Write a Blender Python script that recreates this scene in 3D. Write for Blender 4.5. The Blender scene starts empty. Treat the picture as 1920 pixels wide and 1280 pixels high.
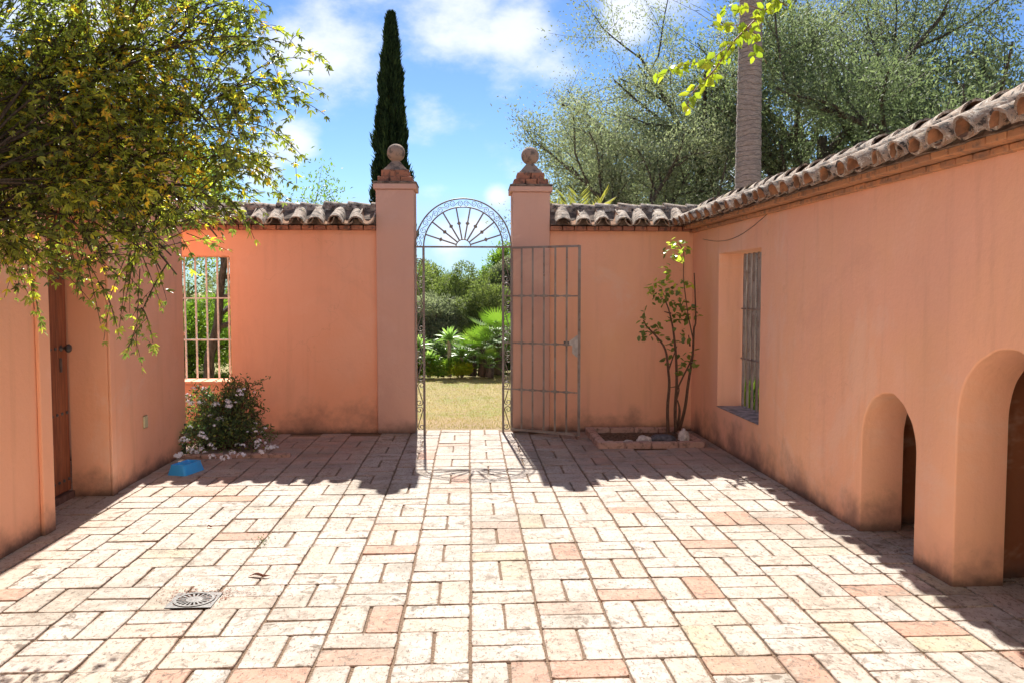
import bpy, bmesh, math, random
import numpy as np
from mathutils import Vector, Matrix, noise

# ------------------------------------------------------------------ camera, world, sun, exposure
S = bpy.context.scene
COL = S.collection
R = math.radians
cam = bpy.data.objects.new('camera', bpy.data.cameras.new('camera'))
COL.objects.link(cam); S.camera = cam
cam.location = (0, 0, 1.5)
cam.rotation_euler = (R(90 - 3.35), 0, R(-2.9))
cam.data.sensor_width = 36; cam.data.lens = 1575 / 1920 * 36
cam.data.clip_start = .05; cam.data.clip_end = 3000

SUN_DIR = Vector((-.053, .94, 1)).normalized()          # towards the sun
SUN_EL = math.asin(SUN_DIR.z)
sl = bpy.data.lights.new('sun', 'SUN'); sl.energy = 2.55; sl.angle = R(.53); sl.color = (1, .95, .87)
so = bpy.data.objects.new('sun', sl); COL.objects.link(so)
so.rotation_euler = SUN_DIR.to_track_quat('Z', 'Y').to_euler(); so.location = (0, 10, 30)

W = bpy.data.worlds.new('World'); S.world = W; W.use_nodes = True
wt = W.node_tree; wn = wt.nodes; wl = wt.links; wn.clear()
def wnode(t, **k):
    n = wn.new(t)
    for a, b in k.items(): setattr(n, a, b)
    return n
def wmath(op, a, b=None):
    n = wnode('ShaderNodeMath', operation=op)
    for i, v in enumerate((a, b)):
        if v is None: continue
        if isinstance(v, (int, float)): n.inputs[i].default_value = v
        else: wl.new(v, n.inputs[i])
    return n.outputs[0]
sky = wnode('ShaderNodeTexSky', sky_type='NISHITA'); sky.sun_disc = False
sky.sun_elevation = SUN_EL; sky.sun_rotation = R(-3.2); sky.air_density = 1.0; sky.dust_density = .25; sky.ozone_density = 3.0
tc = wnode('ShaderNodeTexCoord')
dirv = tc.outputs['Generated']
vs = wnode('ShaderNodeVectorMath', operation='SCALE'); vs.inputs['Scale'].default_value = 1 / 9; wl.new(sky.outputs[0], vs.inputs[0])
gm = wnode('ShaderNodeGamma'); gm.inputs[1].default_value = 1.4; mn = wnode('ShaderNodeVectorMath', operation='MINIMUM'); mn.inputs[1].default_value = (.70, .87, 1.2); wl.new(vs.outputs[0], mn.inputs[0]); wl.new(mn.outputs[0], gm.inputs[0])
hs = wnode('ShaderNodeVectorMath', operation='MULTIPLY'); hs.inputs[1].default_value = (1.62, 1.8, 2.02); wl.new(gm.outputs[0], hs.inputs[0])
nz = wnode('ShaderNodeTexNoise'); nz.inputs['Scale'].default_value = 9; nz.inputs['Detail'].default_value = 9; nz.inputs['Roughness'].default_value = .6
mp = wnode('ShaderNodeMapping'); mp.inputs['Scale'].default_value = (1, 1, 1.7); wl.new(dirv, mp.inputs[0]); wl.new(mp.outputs[0], nz.inputs['Vector'])
nz2 = wnode('ShaderNodeTexNoise'); nz2.inputs['Scale'].default_value = 3.2; nz2.inputs['Detail'].default_value = 4; wl.new(mp.outputs[0], nz2.inputs['Vector'])
# cloud banks: (azimuth from +Y in deg, elevation deg, radius in direction units, weight)
BANKS = [(-1, 19.5, .13, 1.0), (3, 17.5, .07, .9), (-9.5, 15, .12, .85), (-7, 21, .1, .8), (-11.5, 9.7, .055, 1.1), (-13.5, 8, .05, 1.0), (-16, 13, .08, .6),
         (10.5, 17.5, .055, 1.1), (13, 20, .07, 1.2), (1.8, 6.5, .022, .9), (-1.5, 3.3, .05, .95), (0.4, 4.4, .04, .8), (-3, 11.5, .06, .42), (-2.5, 7, .03, .4),
         (5.3, 15, .05, .45), (2.5, 13.5, .04, .45), (24, 13, .12, .8), (-22, 17, .2, 1.0), (17, 9, .09, .6), (-40, 14, .2, .8), (45, 22, .25, .9), (80, 15, .25, .9), (-75, 25, .3, .9), (120, 20, .3, .9), (180, 17, .3, .9), (-130, 22, .3, .9), (0, 42, .3, .7), (60, 50, .3, .8), (-60, 55, .3, .8), (150, 50, .35, .9), (-150, 55, .35, .9), (0, 75, .25, .7), (100, 40, .4, .9), (-100, 40, .4, .9), (180, 75, .35, .9), (40, 70, .3, .9), (-45, 35, .25, .8), (150, 20, .3, .9), (-160, 30, .3, .9)]  # the wide banks out of view are added for more ambient light
acc = None
for az, el, rad, wgt in BANKS:
    v = (math.sin(R(az)) * math.cos(R(el)), math.cos(R(az)) * math.cos(R(el)), math.sin(R(el)))
    d = wnode('ShaderNodeVectorMath', operation='DISTANCE'); wl.new(dirv, d.inputs[0]); d.inputs[1].default_value = v
    m = wnode('ShaderNodeMapRange', interpolation_type='SMOOTHSTEP'); wl.new(d.outputs['Value'], m.inputs[0])
    m.inputs['From Min'].default_value = 0; m.inputs['From Max'].default_value = rad; m.inputs['To Min'].default_value = wgt; m.inputs['To Max'].default_value = 0
    acc = m.outputs[0] if acc is None else wmath('MAXIMUM', acc, m.outputs[0])
n0 = wmath('ADD', wmath('MULTIPLY', wmath('SUBTRACT', nz.outputs['Fac'], .5), 2.6), wmath('MULTIPLY', wmath('SUBTRACT', nz2.outputs['Fac'], .5), .9))
cl = wmath('ADD', wmath('ADD', acc, n0), wmath('MULTIPLY', acc, .1))
cm = wnode('ShaderNodeMapRange', interpolation_type='SMOOTHSTEP'); wl.new(cl, cm.inputs[0])
cm.inputs['From Min'].default_value = .12; cm.inputs['From Max'].default_value = 1.2; cm.inputs['To Max'].default_value = .85
mix = wnode('ShaderNodeMix', data_type='RGBA'); wl.new(cm.outputs[0], mix.inputs[0]); wl.new(hs.outputs[0], mix.inputs[6])
mix.inputs[7].default_value = (1.75, 1.8, 1.88, 1)
bg = wnode('ShaderNodeBackground'); bg.inputs[1].default_value = .15; wl.new(mix.outputs[2], bg.inputs[0])
wo = wnode('ShaderNodeOutputWorld'); wl.new(bg.outputs[0], wo.inputs[0])
S.view_settings.view_transform = 'Standard'; S.view_settings.look = 'None'; S.view_settings.gamma = 1
S.view_settings.exposure = 2.1; S.view_settings.use_curve_mapping = False
S.render.engine = 'CYCLES'
S.cycles.max_bounces = 8; S.cycles.diffuse_bounces = 4; S.cycles.transmission_bounces = 4

# ------------------------------------------------------------------ helpers
WL = {}
def tag(o, label=None, cat=None, group=None, kind=None):
    if label: o['label'] = label
    if cat: o['category'] = cat
    if group: o['group'] = group
    if kind: o['kind'] = kind
    return o
def thing(name, label, cat, loc=(0, 0, 0), group=None):
    o = bpy.data.objects.new(name, None); COL.objects.link(o); o.location = loc; o.empty_display_size = .1
    WL[o.name] = Vector(loc)
    return tag(o, label, cat, group)
def place(name, me, parent=None, loc=(0, 0, 0), rot=None, scale=None):
    o = bpy.data.objects.new(name, me); COL.objects.link(o)
    o.location = Vector(loc)
    WL[o.name] = Vector(loc)
    if rot is not None: o.rotation_euler = rot
    if scale is not None: o.scale = scale
    if parent is not None:
        o.parent = parent; o.location = Vector(loc) - WL[parent.name]
    return o
def mesh_obj(name, V, F, mats, parent=None, mi=None, smooth=False, sharp=None, origin=None):
    """V in world coordinates; the object's origin goes to the base centre"""
    V = np.asarray(V, dtype=float)
    if origin is None:
        lo = V.min(0); hi = V.max(0); origin = ((lo[0] + hi[0]) / 2, (lo[1] + hi[1]) / 2, lo[2])
    me = bpy.data.meshes.new(name)
    me.from_pydata((V - np.array(origin)).tolist(), [], F)
    for m in (mats if isinstance(mats, (list, tuple)) else [mats]): me.materials.append(m)
    if mi is not None: me.polygons.foreach_set('material_index', mi)
    if smooth:
        me.polygons.foreach_set('use_smooth', [True] * len(me.polygons))
        if sharp: me.set_sharp_from_angle(angle=R(sharp))
    me.update()
    return place(name, me, parent, origin)
def fast_mesh(name, V, F, mat, rnd=None):
    """V (n,3), F (m,k) numpy"""
    me = bpy.data.meshes.new(name); V = np.ascontiguousarray(V, dtype=np.float32); F = np.ascontiguousarray(F, dtype=np.int32)
    me.vertices.add(len(V)); me.vertices.foreach_set('co', V.ravel())
    m, k = F.shape
    me.loops.add(m * k); me.loops.foreach_set('vertex_index', F.ravel())
    me.polygons.add(m); me.polygons.foreach_set('loop_start', np.arange(0, m * k, k, dtype=np.int32))
    if rnd is not None:
        a = me.attributes.new('rnd', 'FLOAT', 'FACE'); a.data.foreach_set('value', np.ascontiguousarray(rnd, dtype=np.float32))
    me.materials.append(mat); me.update(calc_edges=True); me.validate()
    return me
class MB:
    def __init__(s): s.V = []; s.F = []; s.M = []
    def add(s, V, F, m=0):
        o = len(s.V); s.V += [tuple(v) for v in V]; s.F += [tuple(i + o for i in f) for f in F]; s.M += [m] * len(F)
    def box(s, a, b, m=0, jit=0):
        x0, y0, z0 = a; x1, y1, z1 = b
        V = [(x0, y0, z0), (x1, y0, z0), (x1, y1, z0), (x0, y1, z0), (x0, y0, z1), (x1, y0, z1), (x1, y1, z1), (x0, y1, z1)]
        if jit: V = [tuple(c + random.uniform(-jit, jit) for c in v) for v in V]
        s.add(V, [(0, 3, 2, 1), (4, 5, 6, 7), (0, 1, 5, 4), (1, 2, 6, 5), (2, 3, 7, 6), (3, 0, 4, 7)], m)
    def cham(s, a, b, c=.006, m=0, jit=0):
        """box with chamfered vertical and top edges"""
        x0, y0, z0 = a; x1, y1, z1 = b
        def ring(e, z):
            return [(x0 + e + c, y0 + e, z), (x1 - e - c, y0 + e, z), (x1 - e, y0 + e + c, z), (x1 - e, y1 - e - c, z), (x1 - e - c, y1 - e, z), (x0 + e + c, y1 - e, z), (x0 + e, y1 - e - c, z), (x0 + e, y0 + e + c, z)]
        V = ring(c, z0) + ring(0, z0 + c) + ring(0, z1 - c) + ring(c, z1)
        if jit: V = [tuple(q + random.uniform(-jit, jit) for q in v) for v in V]
        F = [tuple(range(24, 32)), tuple(range(7, -1, -1))]
        for k in range(3):
            for i in range(8): F.append((k * 8 + i, k * 8 + (i + 1) % 8, k * 8 + 8 + (i + 1) % 8, k * 8 + 8 + i))
        s.add(V, F, m)
    def tube(s, pts, rad, n=6, m=0, cap=True):
        pts = [Vector(p) for p in pts]; k = len(pts)
        rad = rad if isinstance(rad, (list, tuple)) else [rad] * k
        prev = None; rings = []
        for i, p in enumerate(pts):
            t = (pts[min(i + 1, k - 1)] - pts[max(i - 1, 0)])
            if t.length < 1e-9: t = Vector((0, 0, 1))
            t.normalize()
            if prev is None: u = t.orthogonal().normalized()
            else:
                u = prev - t * prev.dot(t)
                u = u.normalized() if u.length > 1e-6 else t.orthogonal().normalized()
            prev = u; w = t.cross(u)
            rings.append([p + (u * math.cos(2 * math.pi * j / n) + w * math.sin(2 * math.pi * j / n)) * rad[i] for j in range(n)])
        V = [v for r in rings for v in r]; F = []
        for i in range(k - 1):
            for j in range(n): F.append((i * n + j, i * n + (j + 1) % n, (i + 1) * n + (j + 1) % n, (i + 1) * n + j))
        if cap: F.append(tuple(range(n - 1, -1, -1))); F.append(tuple(range((k - 1) * n, k * n)))
        s.add(V, F, m)
    def bar(s, a, b, w, m=0):
        a = Vector(a); b = Vector(b); s.tube([a, b], w * .7071, 4, m)
    def lathe(s, c, prof, n=20, m=0):
        V = []; F = []
        for r, z in prof:
            for j in range(n): V.append((c[0] + r * math.cos(2 * math.pi * j / n), c[1] + r * math.sin(2 * math.pi * j / n), c[2] + z))
        for i in range(len(prof) - 1):
            for j in range(n): F.append((i * n + j, i * n + (j + 1) % n, (i + 1) * n + (j + 1) % n, (i + 1) * n + j))
        F.append(tuple(range(n - 1, -1, -1))); F.append(tuple(range((len(prof) - 1) * n, len(prof) * n)))
        s.add(V, F, m)
    def build(s, name, mats, parent=None, smooth=False, sharp=None, origin=None):
        return mesh_obj(name, s.V, s.F, mats, parent, s.M, smooth, sharp, origin)

# ------------------------------------------------------------------ materials
def mat(name):
    m = bpy.data.materials.new(name); m.use_nodes = True; n = m.node_tree.nodes; n.clear()
    return m, n, m.node_tree.links
class NT:
    def __init__(s, name):
        s.m, s.n, s.l = mat(name)
        s.geo = s.n.new('ShaderNodeNewGeometry'); s.pos = s.geo.outputs['Position']
        s.out = s.n.new('ShaderNodeOutputMaterial')
        s.b = s.n.new('ShaderNodeBsdfPrincipled'); s.l.new(s.b.outputs[0], s.out.inputs[0])
        s.b.inputs['Roughness'].default_value = .9; s.b.inputs['Specular IOR Level'].default_value = .2
    def set(s, sock, v):
        if isinstance(v, (int, float)): sock.default_value = v
        elif isinstance(v, tuple): sock.default_value = (*v[:3], 1) if len(sock.default_value) == 4 else v
        else: s.l.new(v, sock)
    def noise(s, scale, detail=4, rough=.55, vec=None, stretch=None, dist=0):
        t = s.n.new('ShaderNodeTexNoise'); t.inputs['Scale'].default_value = scale; t.inputs['Detail'].default_value = detail; t.inputs['Roughness'].default_value = rough
        t.inputs['Distortion'].default_value = dist
        v = vec if vec is not None else s.pos
        if stretch:
            mp = s.n.new('ShaderNodeMapping'); mp.inputs['Scale'].default_value = stretch; s.l.new(v, mp.inputs[0]); v = mp.outputs[0]
        s.l.new(v, t.inputs['Vector']); return t.outputs['Fac']
    def vor(s, scale, feat='F1'):
        t = s.n.new('ShaderNodeTexVoronoi'); t.inputs['Scale'].default_value = scale; t.feature = feat; s.l.new(s.pos, t.inputs['Vector']); return t.outputs[0]
    def rng(s, v, a, b, c=0, d=1, smooth=True):
        t = s.n.new('ShaderNodeMapRange'); t.interpolation_type = 'SMOOTHSTEP' if smooth else 'LINEAR'
        for i, q in zip(('Value', 'From Min', 'From Max', 'To Min', 'To Max'), (v, a, b, c, d)): s.set(t.inputs[i], q)
        return t.outputs[0]
    def mix(s, f, a, b, mode='MIX'):
        t = s.n.new('ShaderNodeMix'); t.data_type = 'RGBA'; t.blend_type = mode
        s.set(t.inputs[0], f); s.set(t.inputs[6], a); s.set(t.inputs[7], b); return t.outputs[2]
    def math(s, op, a, b=0):
        t = s.n.new('ShaderNodeMath'); t.operation = op; s.set(t.inputs[0], a); s.set(t.inputs[1], b); return t.outputs[0]
    def sep(s):
        t = s.n.new('ShaderNodeSeparateXYZ'); s.l.new(s.pos, t.inputs[0]); return t.outputs
    def attr(s, name, out='Fac'):
        t = s.n.new('ShaderNodeAttribute'); t.attribute_name = name; return t.outputs[out]
    def rand(s):
        return s.n.new('ShaderNodeObjectInfo').outputs['Random']
    def bump(s, h, strength=.5, dist=.01, prev=None):
        t = s.n.new('ShaderNodeBump'); t.inputs['Strength'].default_value = strength; t.inputs['Distance'].default_value = dist
        s.l.new(h, t.inputs['Height'])
        if prev is not None: s.l.new(prev, t.inputs['Normal'])
        s.l.new(t.outputs[0], s.b.inputs['Normal']); return t.outputs[0]
    def col(s, v): s.set(s.b.inputs['Base Color'], v)

def plaster(name, base, alt, dirt=(.16, .105, .085), dirt_top=.5, pale=None):
    t = NT(name); x, y, z = t.sep()
    c = t.mix(t.rng(t.noise(1.1, 5), .35, .68), base, alt)
    c = t.mix(t.rng(t.noise(2.7, 6, .65), .5, .78, 0, .38), c, pale or (base[0] * 1.05, base[1] * 1.2, base[2] * 1.35))
    c = t.mix(t.rng(t.noise(.75, 7, .7, dist=1.2), .55, .66, 0, .22), c, (base[0] * .80, base[1] * .78, base[2] * .82))
    e_ = t.n.new('ShaderNodeTexVoronoi'); e_.feature = 'DISTANCE_TO_EDGE'; e_.inputs['Scale'].default_value = .85
    wv = t.n.new('ShaderNodeVectorMath'); wv.operation = 'ADD'; nv = t.n.new('ShaderNodeTexNoise'); nv.inputs['Scale'].default_value = 3.5; nv.inputs['Detail'].default_value = 6; t.l.new(t.pos, nv.inputs['Vector'])
    sv = t.n.new('ShaderNodeVectorMath'); sv.operation = 'SCALE'; sv.inputs['Scale'].default_value = .55; t.l.new(nv.outputs['Color'], sv.inputs[0]); t.l.new(t.pos, wv.inputs[0]); t.l.new(sv.outputs[0], wv.inputs[1]); t.l.new(wv.outputs[0], e_.inputs['Vector'])
    crack = t.math('MULTIPLY', t.rng(e_.outputs[0], .0012, .0035, 1, 0), t.rng(t.noise(.9, 3), .5, .6))
    c = t.mix(t.math('MULTIPLY', crack, .15), c, (base[0] * .4, base[1] * .35, base[2] * .35))
    c = t.mix(t.math('MULTIPLY', t.rng(t.noise(.55, 6, .7, dist=.5), .58, .66), .3), c, (.86, .60, .46))
    c = t.mix(t.math('MULTIPLY', t.rng(t.noise(30, 6, .8), .62, .72), .25), c, (base[0] * .6, base[1] * .5, base[2] * .5))
    # rain streaks and rising damp, both with their own blotchy outline
    st = t.math('MULTIPLY', t.rng(t.noise(1, 5, .6, stretch=(9, 9, .8)), .5, .74), .2)
    c = t.mix(st, c, (base[0] * .62, base[1] * .6, base[2] * .6))
    dn = t.math('ADD', t.math('MULTIPLY', t.noise(2.1, 6, .62), dirt_top * 3.1), t.math('MULTIPLY', t.noise(14, 4, .7), dirt_top * .3))
    hgt = t.math('SUBTRACT', dn, z)
    f = t.math('MULTIPLY', t.rng(hgt, dirt_top * .75, dirt_top * 2.1), .85)
    c = t.mix(f, c, t.mix(t.noise(9, 4), dirt, (dirt[0] * 1.7, dirt[1] * 1.5, dirt[2] * 1.4)))
    foot = t.math('SUBTRACT', t.math('MULTIPLY', t.noise(5, 5, .7), .16), z)
    c = t.mix(t.math('MULTIPLY', t.rng(foot, .0, .09), .75), c, (.07, .05, .042))
    t.col(c)
    h = t.math('ADD', t.math('MULTIPLY', t.noise(190, 3, .7), .35), t.math('ADD', t.noise(38, 4, .6), t.math('MULTIPLY', t.noise(4.5, 3), 2.2)))
    t.bump(h, .42, .006)
    return t.m
ORANGE = plaster('orange_plaster', (.88, .465, .305), (.87, .42, .255), dirt_top=.34)
ORANGE_R = plaster('orange_plaster_salmon', (.88, .468, .31), (.88, .48, .285), dirt_top=.30)
ORANGE_D = plaster('orange_plaster_deep', (.88, .435, .26), (.88, .455, .29), dirt_top=.2)
PILLAR = plaster('pillar_plaster', (.68, .40, .30), (.63, .38, .30), dirt=(.15, .11, .095), dirt_top=.2)
CREAM = plaster('cream_plaster', (.84, .76, .66), (.80, .72, .61), dirt_top=.2)

def mk_paver():
    t = NT('worn_whitewashed_brick'); x, y, z = t.sep()
    k = t.attr('tone')            # 0 cream .. 1 red
    g = t.attr('green')
    bk0 = t.math('FRACT', t.math('MULTIPLY', k, 91.0))
    cream = t.mix(t.rng(t.noise(5, 5), .35, .65), (.44, .405, .36), (.395, .34, .29))
    cream = t.mix(t.math('MULTIPLY', bk0, .45), cream, (.47, .42, .38)); cream = t.mix(t.rng(bk0, .7, 1, 0, .5), cream, (.40, .33, .25))
    pink = t.mix(t.rng(t.noise(7, 4), .3, .7), (.36, .15, .09), (.36, .20, .14))
    c = t.mix(t.rng(k, .45, .95), cream, pink)
    c = t.mix(t.rng(k, .2, .6, 0, .4), c, (.50, .34, .26))
    c = t.mix(t.math('MULTIPLY', g, t.rng(t.noise(9, 4), .3, .6, .5, 1)), c, (.40, .34, .22))
    rim = t.attr('rim')
    rw_ = t.math('MULTIPLY', t.rng(rim, .25, 1), t.rng(t.noise(17, 6, .7), .42, .62))
    c = t.mix(t.math('MULTIPLY', rw_, .9), c, t.mix(t.noise(5, 3), (.22, .13, .085), (.25, .185, .135)))
    c = t.mix(t.rng(t.noise(1.5, 7, .72, dist=.8), .50, .62, 0, .6), c, (.24, .20, .155))
    bk = t.math('FRACT', t.math('MULTIPLY', k, 57.0)); amt = t.rng(bk, 0, 1, .3, 1.45)
    # worn spots, where the wash has gone and grey-brown clay shows
    w1 = t.rng(t.noise(13, 9, .74, dist=.7), .52, .61)
    w2 = t.rng(t.noise(2.3, 3), .42, .66)
    c = t.mix(t.math('MULTIPLY', t.math('MULTIPLY', w1, amt), t.math('ADD', t.math('MULTIPLY', w2, .65), .25)), c, (.15, .115, .085))
    c = t.mix(t.math('MULTIPLY', t.rng(t.noise(60, 6, .8, stretch=(1, .45, 1)), .55, .60), .8), c, (.10, .07, .05))
    c = t.mix(t.math('MULTIPLY', t.rng(t.vor(95), .0, .16, 1, 0), t.rng(t.noise(3, 2), .48, .58)), c, (.06, .045, .035))
    c = t.mix(t.math('MULTIPLY', t.rng(t.noise(26, 5, .7), .5, .72), .4), c, (.50, .455, .395))
    # back wall's shade painted into the bricks: darker and redder, weaker in the gateway
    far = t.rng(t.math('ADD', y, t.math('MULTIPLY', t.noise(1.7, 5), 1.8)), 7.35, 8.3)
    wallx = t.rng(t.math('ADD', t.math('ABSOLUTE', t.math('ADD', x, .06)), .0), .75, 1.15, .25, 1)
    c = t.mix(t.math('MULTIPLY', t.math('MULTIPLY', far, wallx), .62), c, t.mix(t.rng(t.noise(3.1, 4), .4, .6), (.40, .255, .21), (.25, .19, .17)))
    lf = t.rng(t.math('ADD', x, t.math('MULTIPLY', t.noise(1.4, 3), .5)), -2.3, -1.9, .28, 0)
    c = t.mix(lf, c, (.50, .32, .22))
    t.col(c)
    h = t.math('ADD', t.math('MULTIPLY', t.noise(120, 4, .7), .5), t.math('ADD', t.noise(22, 5, .65), t.math('MULTIPLY', w1, -.5)))
    t.bump(h, .55, .006)
    t.b.inputs['Roughness'].default_value = .8; t.b.inputs['Specular IOR Level'].default_value = .3
    return t.m
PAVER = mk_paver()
def mk_grout():
    t = NT('sandy_joint'); c = t.mix(t.noise(40, 6, .8), (.15, .095, .062), (.34, .23, .155))
    c = t.mix(t.rng(t.vor(140), 0, .3, .7, 0), c, (.09, .06, .045)); t.col(c)
    t.bump(t.math('ADD', t.noise(150, 4, .8), t.vor(90)), .9, .01); return t.m
GROUT = mk_grout()
def mk_tile(inner=False):
    t = NT('old_roof_tile' if not inner else 'roof_tile_inside')
    if inner:
        c = t.mix(t.rng(t.noise(12, 5), .35, .65), (.42, .22, .12), (.20, .11, .07)); c = t.mix(t.rng(t.noise(9, 4), .55, .7, 0, .6), c, (.12, .08, .06))
    else:
        c = t.mix(t.rng(t.noise(7, 5, .6), .35, .6), (.36, .27, .21), (.22, .165, .13))
        c = t.mix(t.math('MULTIPLY', t.rng(t.rand(), .2, .9), .4), c, (.46, .33, .24))
        c = t.mix(t.rng(t.noise(38, 8, .8), .49, .57), c, (.62, .57, .49))
        c = t.mix(t.rng(t.noise(19, 7, .75), .51, .58), c, (.055, .045, .04))
        c = t.mix(t.math('MULTIPLY', t.rng(t.vor(60), 0, .22, 1, 0), .5), c, (.68, .64, .54))
        c = t.mix(t.rng(t.noise(5, 3), .6, .72, 0, .45), c, (.40, .32, .16))
    t.col(c); t.bump(t.math('ADD', t.noise(70, 6, .75), t.noise(16, 3)), .8, .008); return t.m
TILE = mk_tile(); TILE_IN = mk_tile(True)
def mk_mortar():
    t = NT('dirty_mortar'); c = t.mix(t.rng(t.noise(11, 6, .7), .4, .6), (.26, .19, .145), (.10, .075, .06))
    t.col(c); t.bump(t.noise(40, 6, .7), .8, .012); return t.m
MORTAR = mk_mortar()
def mk_brick(name, a, b, d):
    t = NT(name); c = t.mix(t.rand(), a, b); c = t.mix(t.rng(t.noise(16, 7, .7), .48, .62), c, d); t.col(c)
    t.bump(t.noise(60, 6, .7), .7, .008); return t.m
BRICK = mk_brick('cornice_brick_clay', (.46, .20, .115), (.34, .15, .10), (.15, .085, .065))
BRICK_R = mk_brick('cornice_brick_sandy', (.60, .30, .15), (.44, .23, .13), (.30, .18, .12))
EDGEB = mk_brick('edging_clay', (.50, .33, .27), (.44, .28, .23), (.24, .16, .13))
STONE = mk_brick('weathered_terracotta', (.37, .255, .19), (.37, .255, .19), (.15, .115, .095))
def simple(name, col, rough=.6, spec=.3, metal=0, var=.25, scale=25, bump=.2):
    t = NT(name); d = tuple(c * (1 - var) for c in col); u = tuple(min(1, c * (1 + var)) for c in col)
    t.col(t.mix(t.rng(t.noise(scale, 5), .35, .65), d, u)); t.b.inputs['Roughness'].default_value = rough
    t.b.inputs['Specular IOR Level'].default_value = spec; t.b.inputs['Metallic'].default_value = metal
    if bump: t.bump(t.noise(scale * 4, 4), bump, .004)
    return t.m
def mk_iron():
    t = NT('weathered_grey_iron'); c = t.mix(t.rng(t.noise(6, 4), .35, .65), (.27, .235, .21), (.19, .15, .13))
    c = t.mix(t.rng(t.noise(28, 6, .75), .56, .66), c, (.13, .06, .035)); t.col(c); t.b.inputs['Roughness'].default_value = .55
    t.b.inputs['Specular IOR Level'].default_value = .45; t.bump(t.noise(150, 3), .3, .002); return t.m
IRON = mk_iron()
WHITE_IRON = simple('white_painted_iron', (.64, .69, .70), .5, .4, 0, .15)
DARK_IRON = simple('dark_iron', (.09, .08, .075), .5, .5, .3, .3)
def mk_wood():
    t = NT('varnished_door_wood'); g = t.noise(6, 6, .6, stretch=(10, 10, .7))
    c = t.mix(t.rng(g, .35, .65), (.30, .105, .050), (.18, .060, .032)); c = t.mix(t.math('MULTIPLY', t.rand(), .35), c, (.36, .15, .08)); t.col(c)
    t.b.inputs['Roughness'].default_value = .55; t.bump(g, .4, .005); return t.m
WOOD = mk_wood()
def mk_greywood():
    t = NT('grey_weathered_wood'); g = t.noise(8, 7, .7, stretch=(6, 6, .35))
    t.col(t.mix(t.rng(g, .35, .62), (.14, .125, .11), (.40, .36, .32))); t.bump(g, .8, .012); return t.m
GREYWOOD = mk_greywood()
BLUE = simple('blue_plastic', (.03, .37, .85), .35, .5, 0, .06, 6, .05)
PLASTIC = simple('cream_plastic', (.60, .55, .33), .5, .4, 0, .08)
DRAINM = simple('cast_grey_plastic', (.115, .11, .105), .5, .4, .2, .3, 60)
DRAINB = simple('drain_dirt', (.035, .02, .015), .95, .1)
SOIL = simple('planter_soil', (.13, .09, .065), .95, .1, 0, .5, 45, .9)
ROCKW = simple('pale_rock', (.52, .47, .44), .9, .2, 0, .25, 30, .8)
ROCKD = simple('dark_rock', (.12, .12, .135), .9, .2, 0, .35, 25, .8)
PETAL = simple('pale_blue_white_petals', (.88, .88, .95), .7, .2, 0, .05, 60, 0)
def bark(name, a, b, sc=9):
    t = NT(name); g = t.noise(sc, 7, .7, stretch=(2.5, 2.5, .5)); t.col(t.mix(t.rng(g, .35, .65), a, b)); t.bump(g, .9, .03); return t.m
BARK = bark('olive_bark', (.055, .045, .038), (.16, .13, .11))
VINEBARK = bark('vine_bark', (.045, .033, .025), (.12, .09, .065), 30)
CANE = bark('rose_cane', (.12, .065, .05), (.20, .13, .085), 40)
def mk_palmbark():
    t = NT('ringed_palm_bark'); x, y, z = t.sep()
    zz = t.math('ADD', z, t.math('MULTIPLY', t.noise(1.6, 5), .30))
    ring = t.math('ABSOLUTE', t.math('SINE', t.math('MULTIPLY', zz, 42)))
    fine = t.noise(5, 7, .75, stretch=(3, 3, 22))
    c = t.mix(t.rng(fine, .36, .62), (.22, .18, .165), (.42, .36, .33)); c = t.mix(t.rng(ring, 0, .3, .55, 0), c, (.11, .085, .075)); t.col(c)
    t.bump(t.math('ADD', t.rng(ring, 0, .35, 0, .6), fine), .8, .02); return t.m
PALMBARK = mk_palmbark()
def leafmat(name, ramp, trans=.35, rough=.42, spec=.5, glow=1.35, sat=True):
    """ramp: list of (position, colour) over the per-leaf random number"""
    m, n, l = mat(name)
    at = n.new('ShaderNodeAttribute'); at.attribute_name = 'rnd'
    cr = n.new('ShaderNodeValToRGB'); e = cr.color_ramp.elements
    e[0].position = ramp[0][0]; e[0].color = (*ramp[0][1], 1); e[1].position = ramp[-1][0]; e[1].color = (*ramp[-1][1], 1)
    for p, c in ramp[1:-1]:
        q = e.new(p); q.color = (*c, 1)
    l.new(at.outputs['Fac'], cr.inputs[0])
    b = n.new('ShaderNodeBsdfPrincipled'); b.inputs['Roughness'].default_value = rough; b.inputs['Specular IOR Level'].default_value = spec
    l.new(cr.outputs[0], b.inputs['Base Color'])
    tr = n.new('ShaderNodeBsdfTranslucent'); g = n.new('ShaderNodeMix'); g.data_type = 'RGBA'; g.blend_type = 'MULTIPLY'; g.inputs[0].default_value = 1
    l.new(cr.outputs[0], g.inputs[6]); g.inputs[7].default_value = (1.4 * glow, 1.55 * glow, (.75 if sat else 1.0) * glow, 1); l.new(g.outputs[2], tr.inputs[0])
    mx = n.new('ShaderNodeMixShader'); mx.inputs[0].default_value = trans; l.new(b.outputs[0], mx.inputs[1]); l.new(tr.outputs[0], mx.inputs[2])
    o = n.new('ShaderNodeOutputMaterial'); l.new(mx.outputs[0], o.inputs[0]); return m
VINE = leafmat('vine_leaf', [(0, (.07, .09, .03)), (.35, (.14, .165, .045)), (.68, (.27, .30, .055)), (.86, (.44, .44, .07)), (.93, (.64, .46, .05)), (1, (.52, .29, .045))], .5, .36, .5, 1.35)
OLIVE = leafmat('olive_leaf', [(0, (.14, .165, .11)), (.5, (.25, .275, .19)), (1, (.40, .42, .31))], .38, .65, .2, .95, False)
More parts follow.
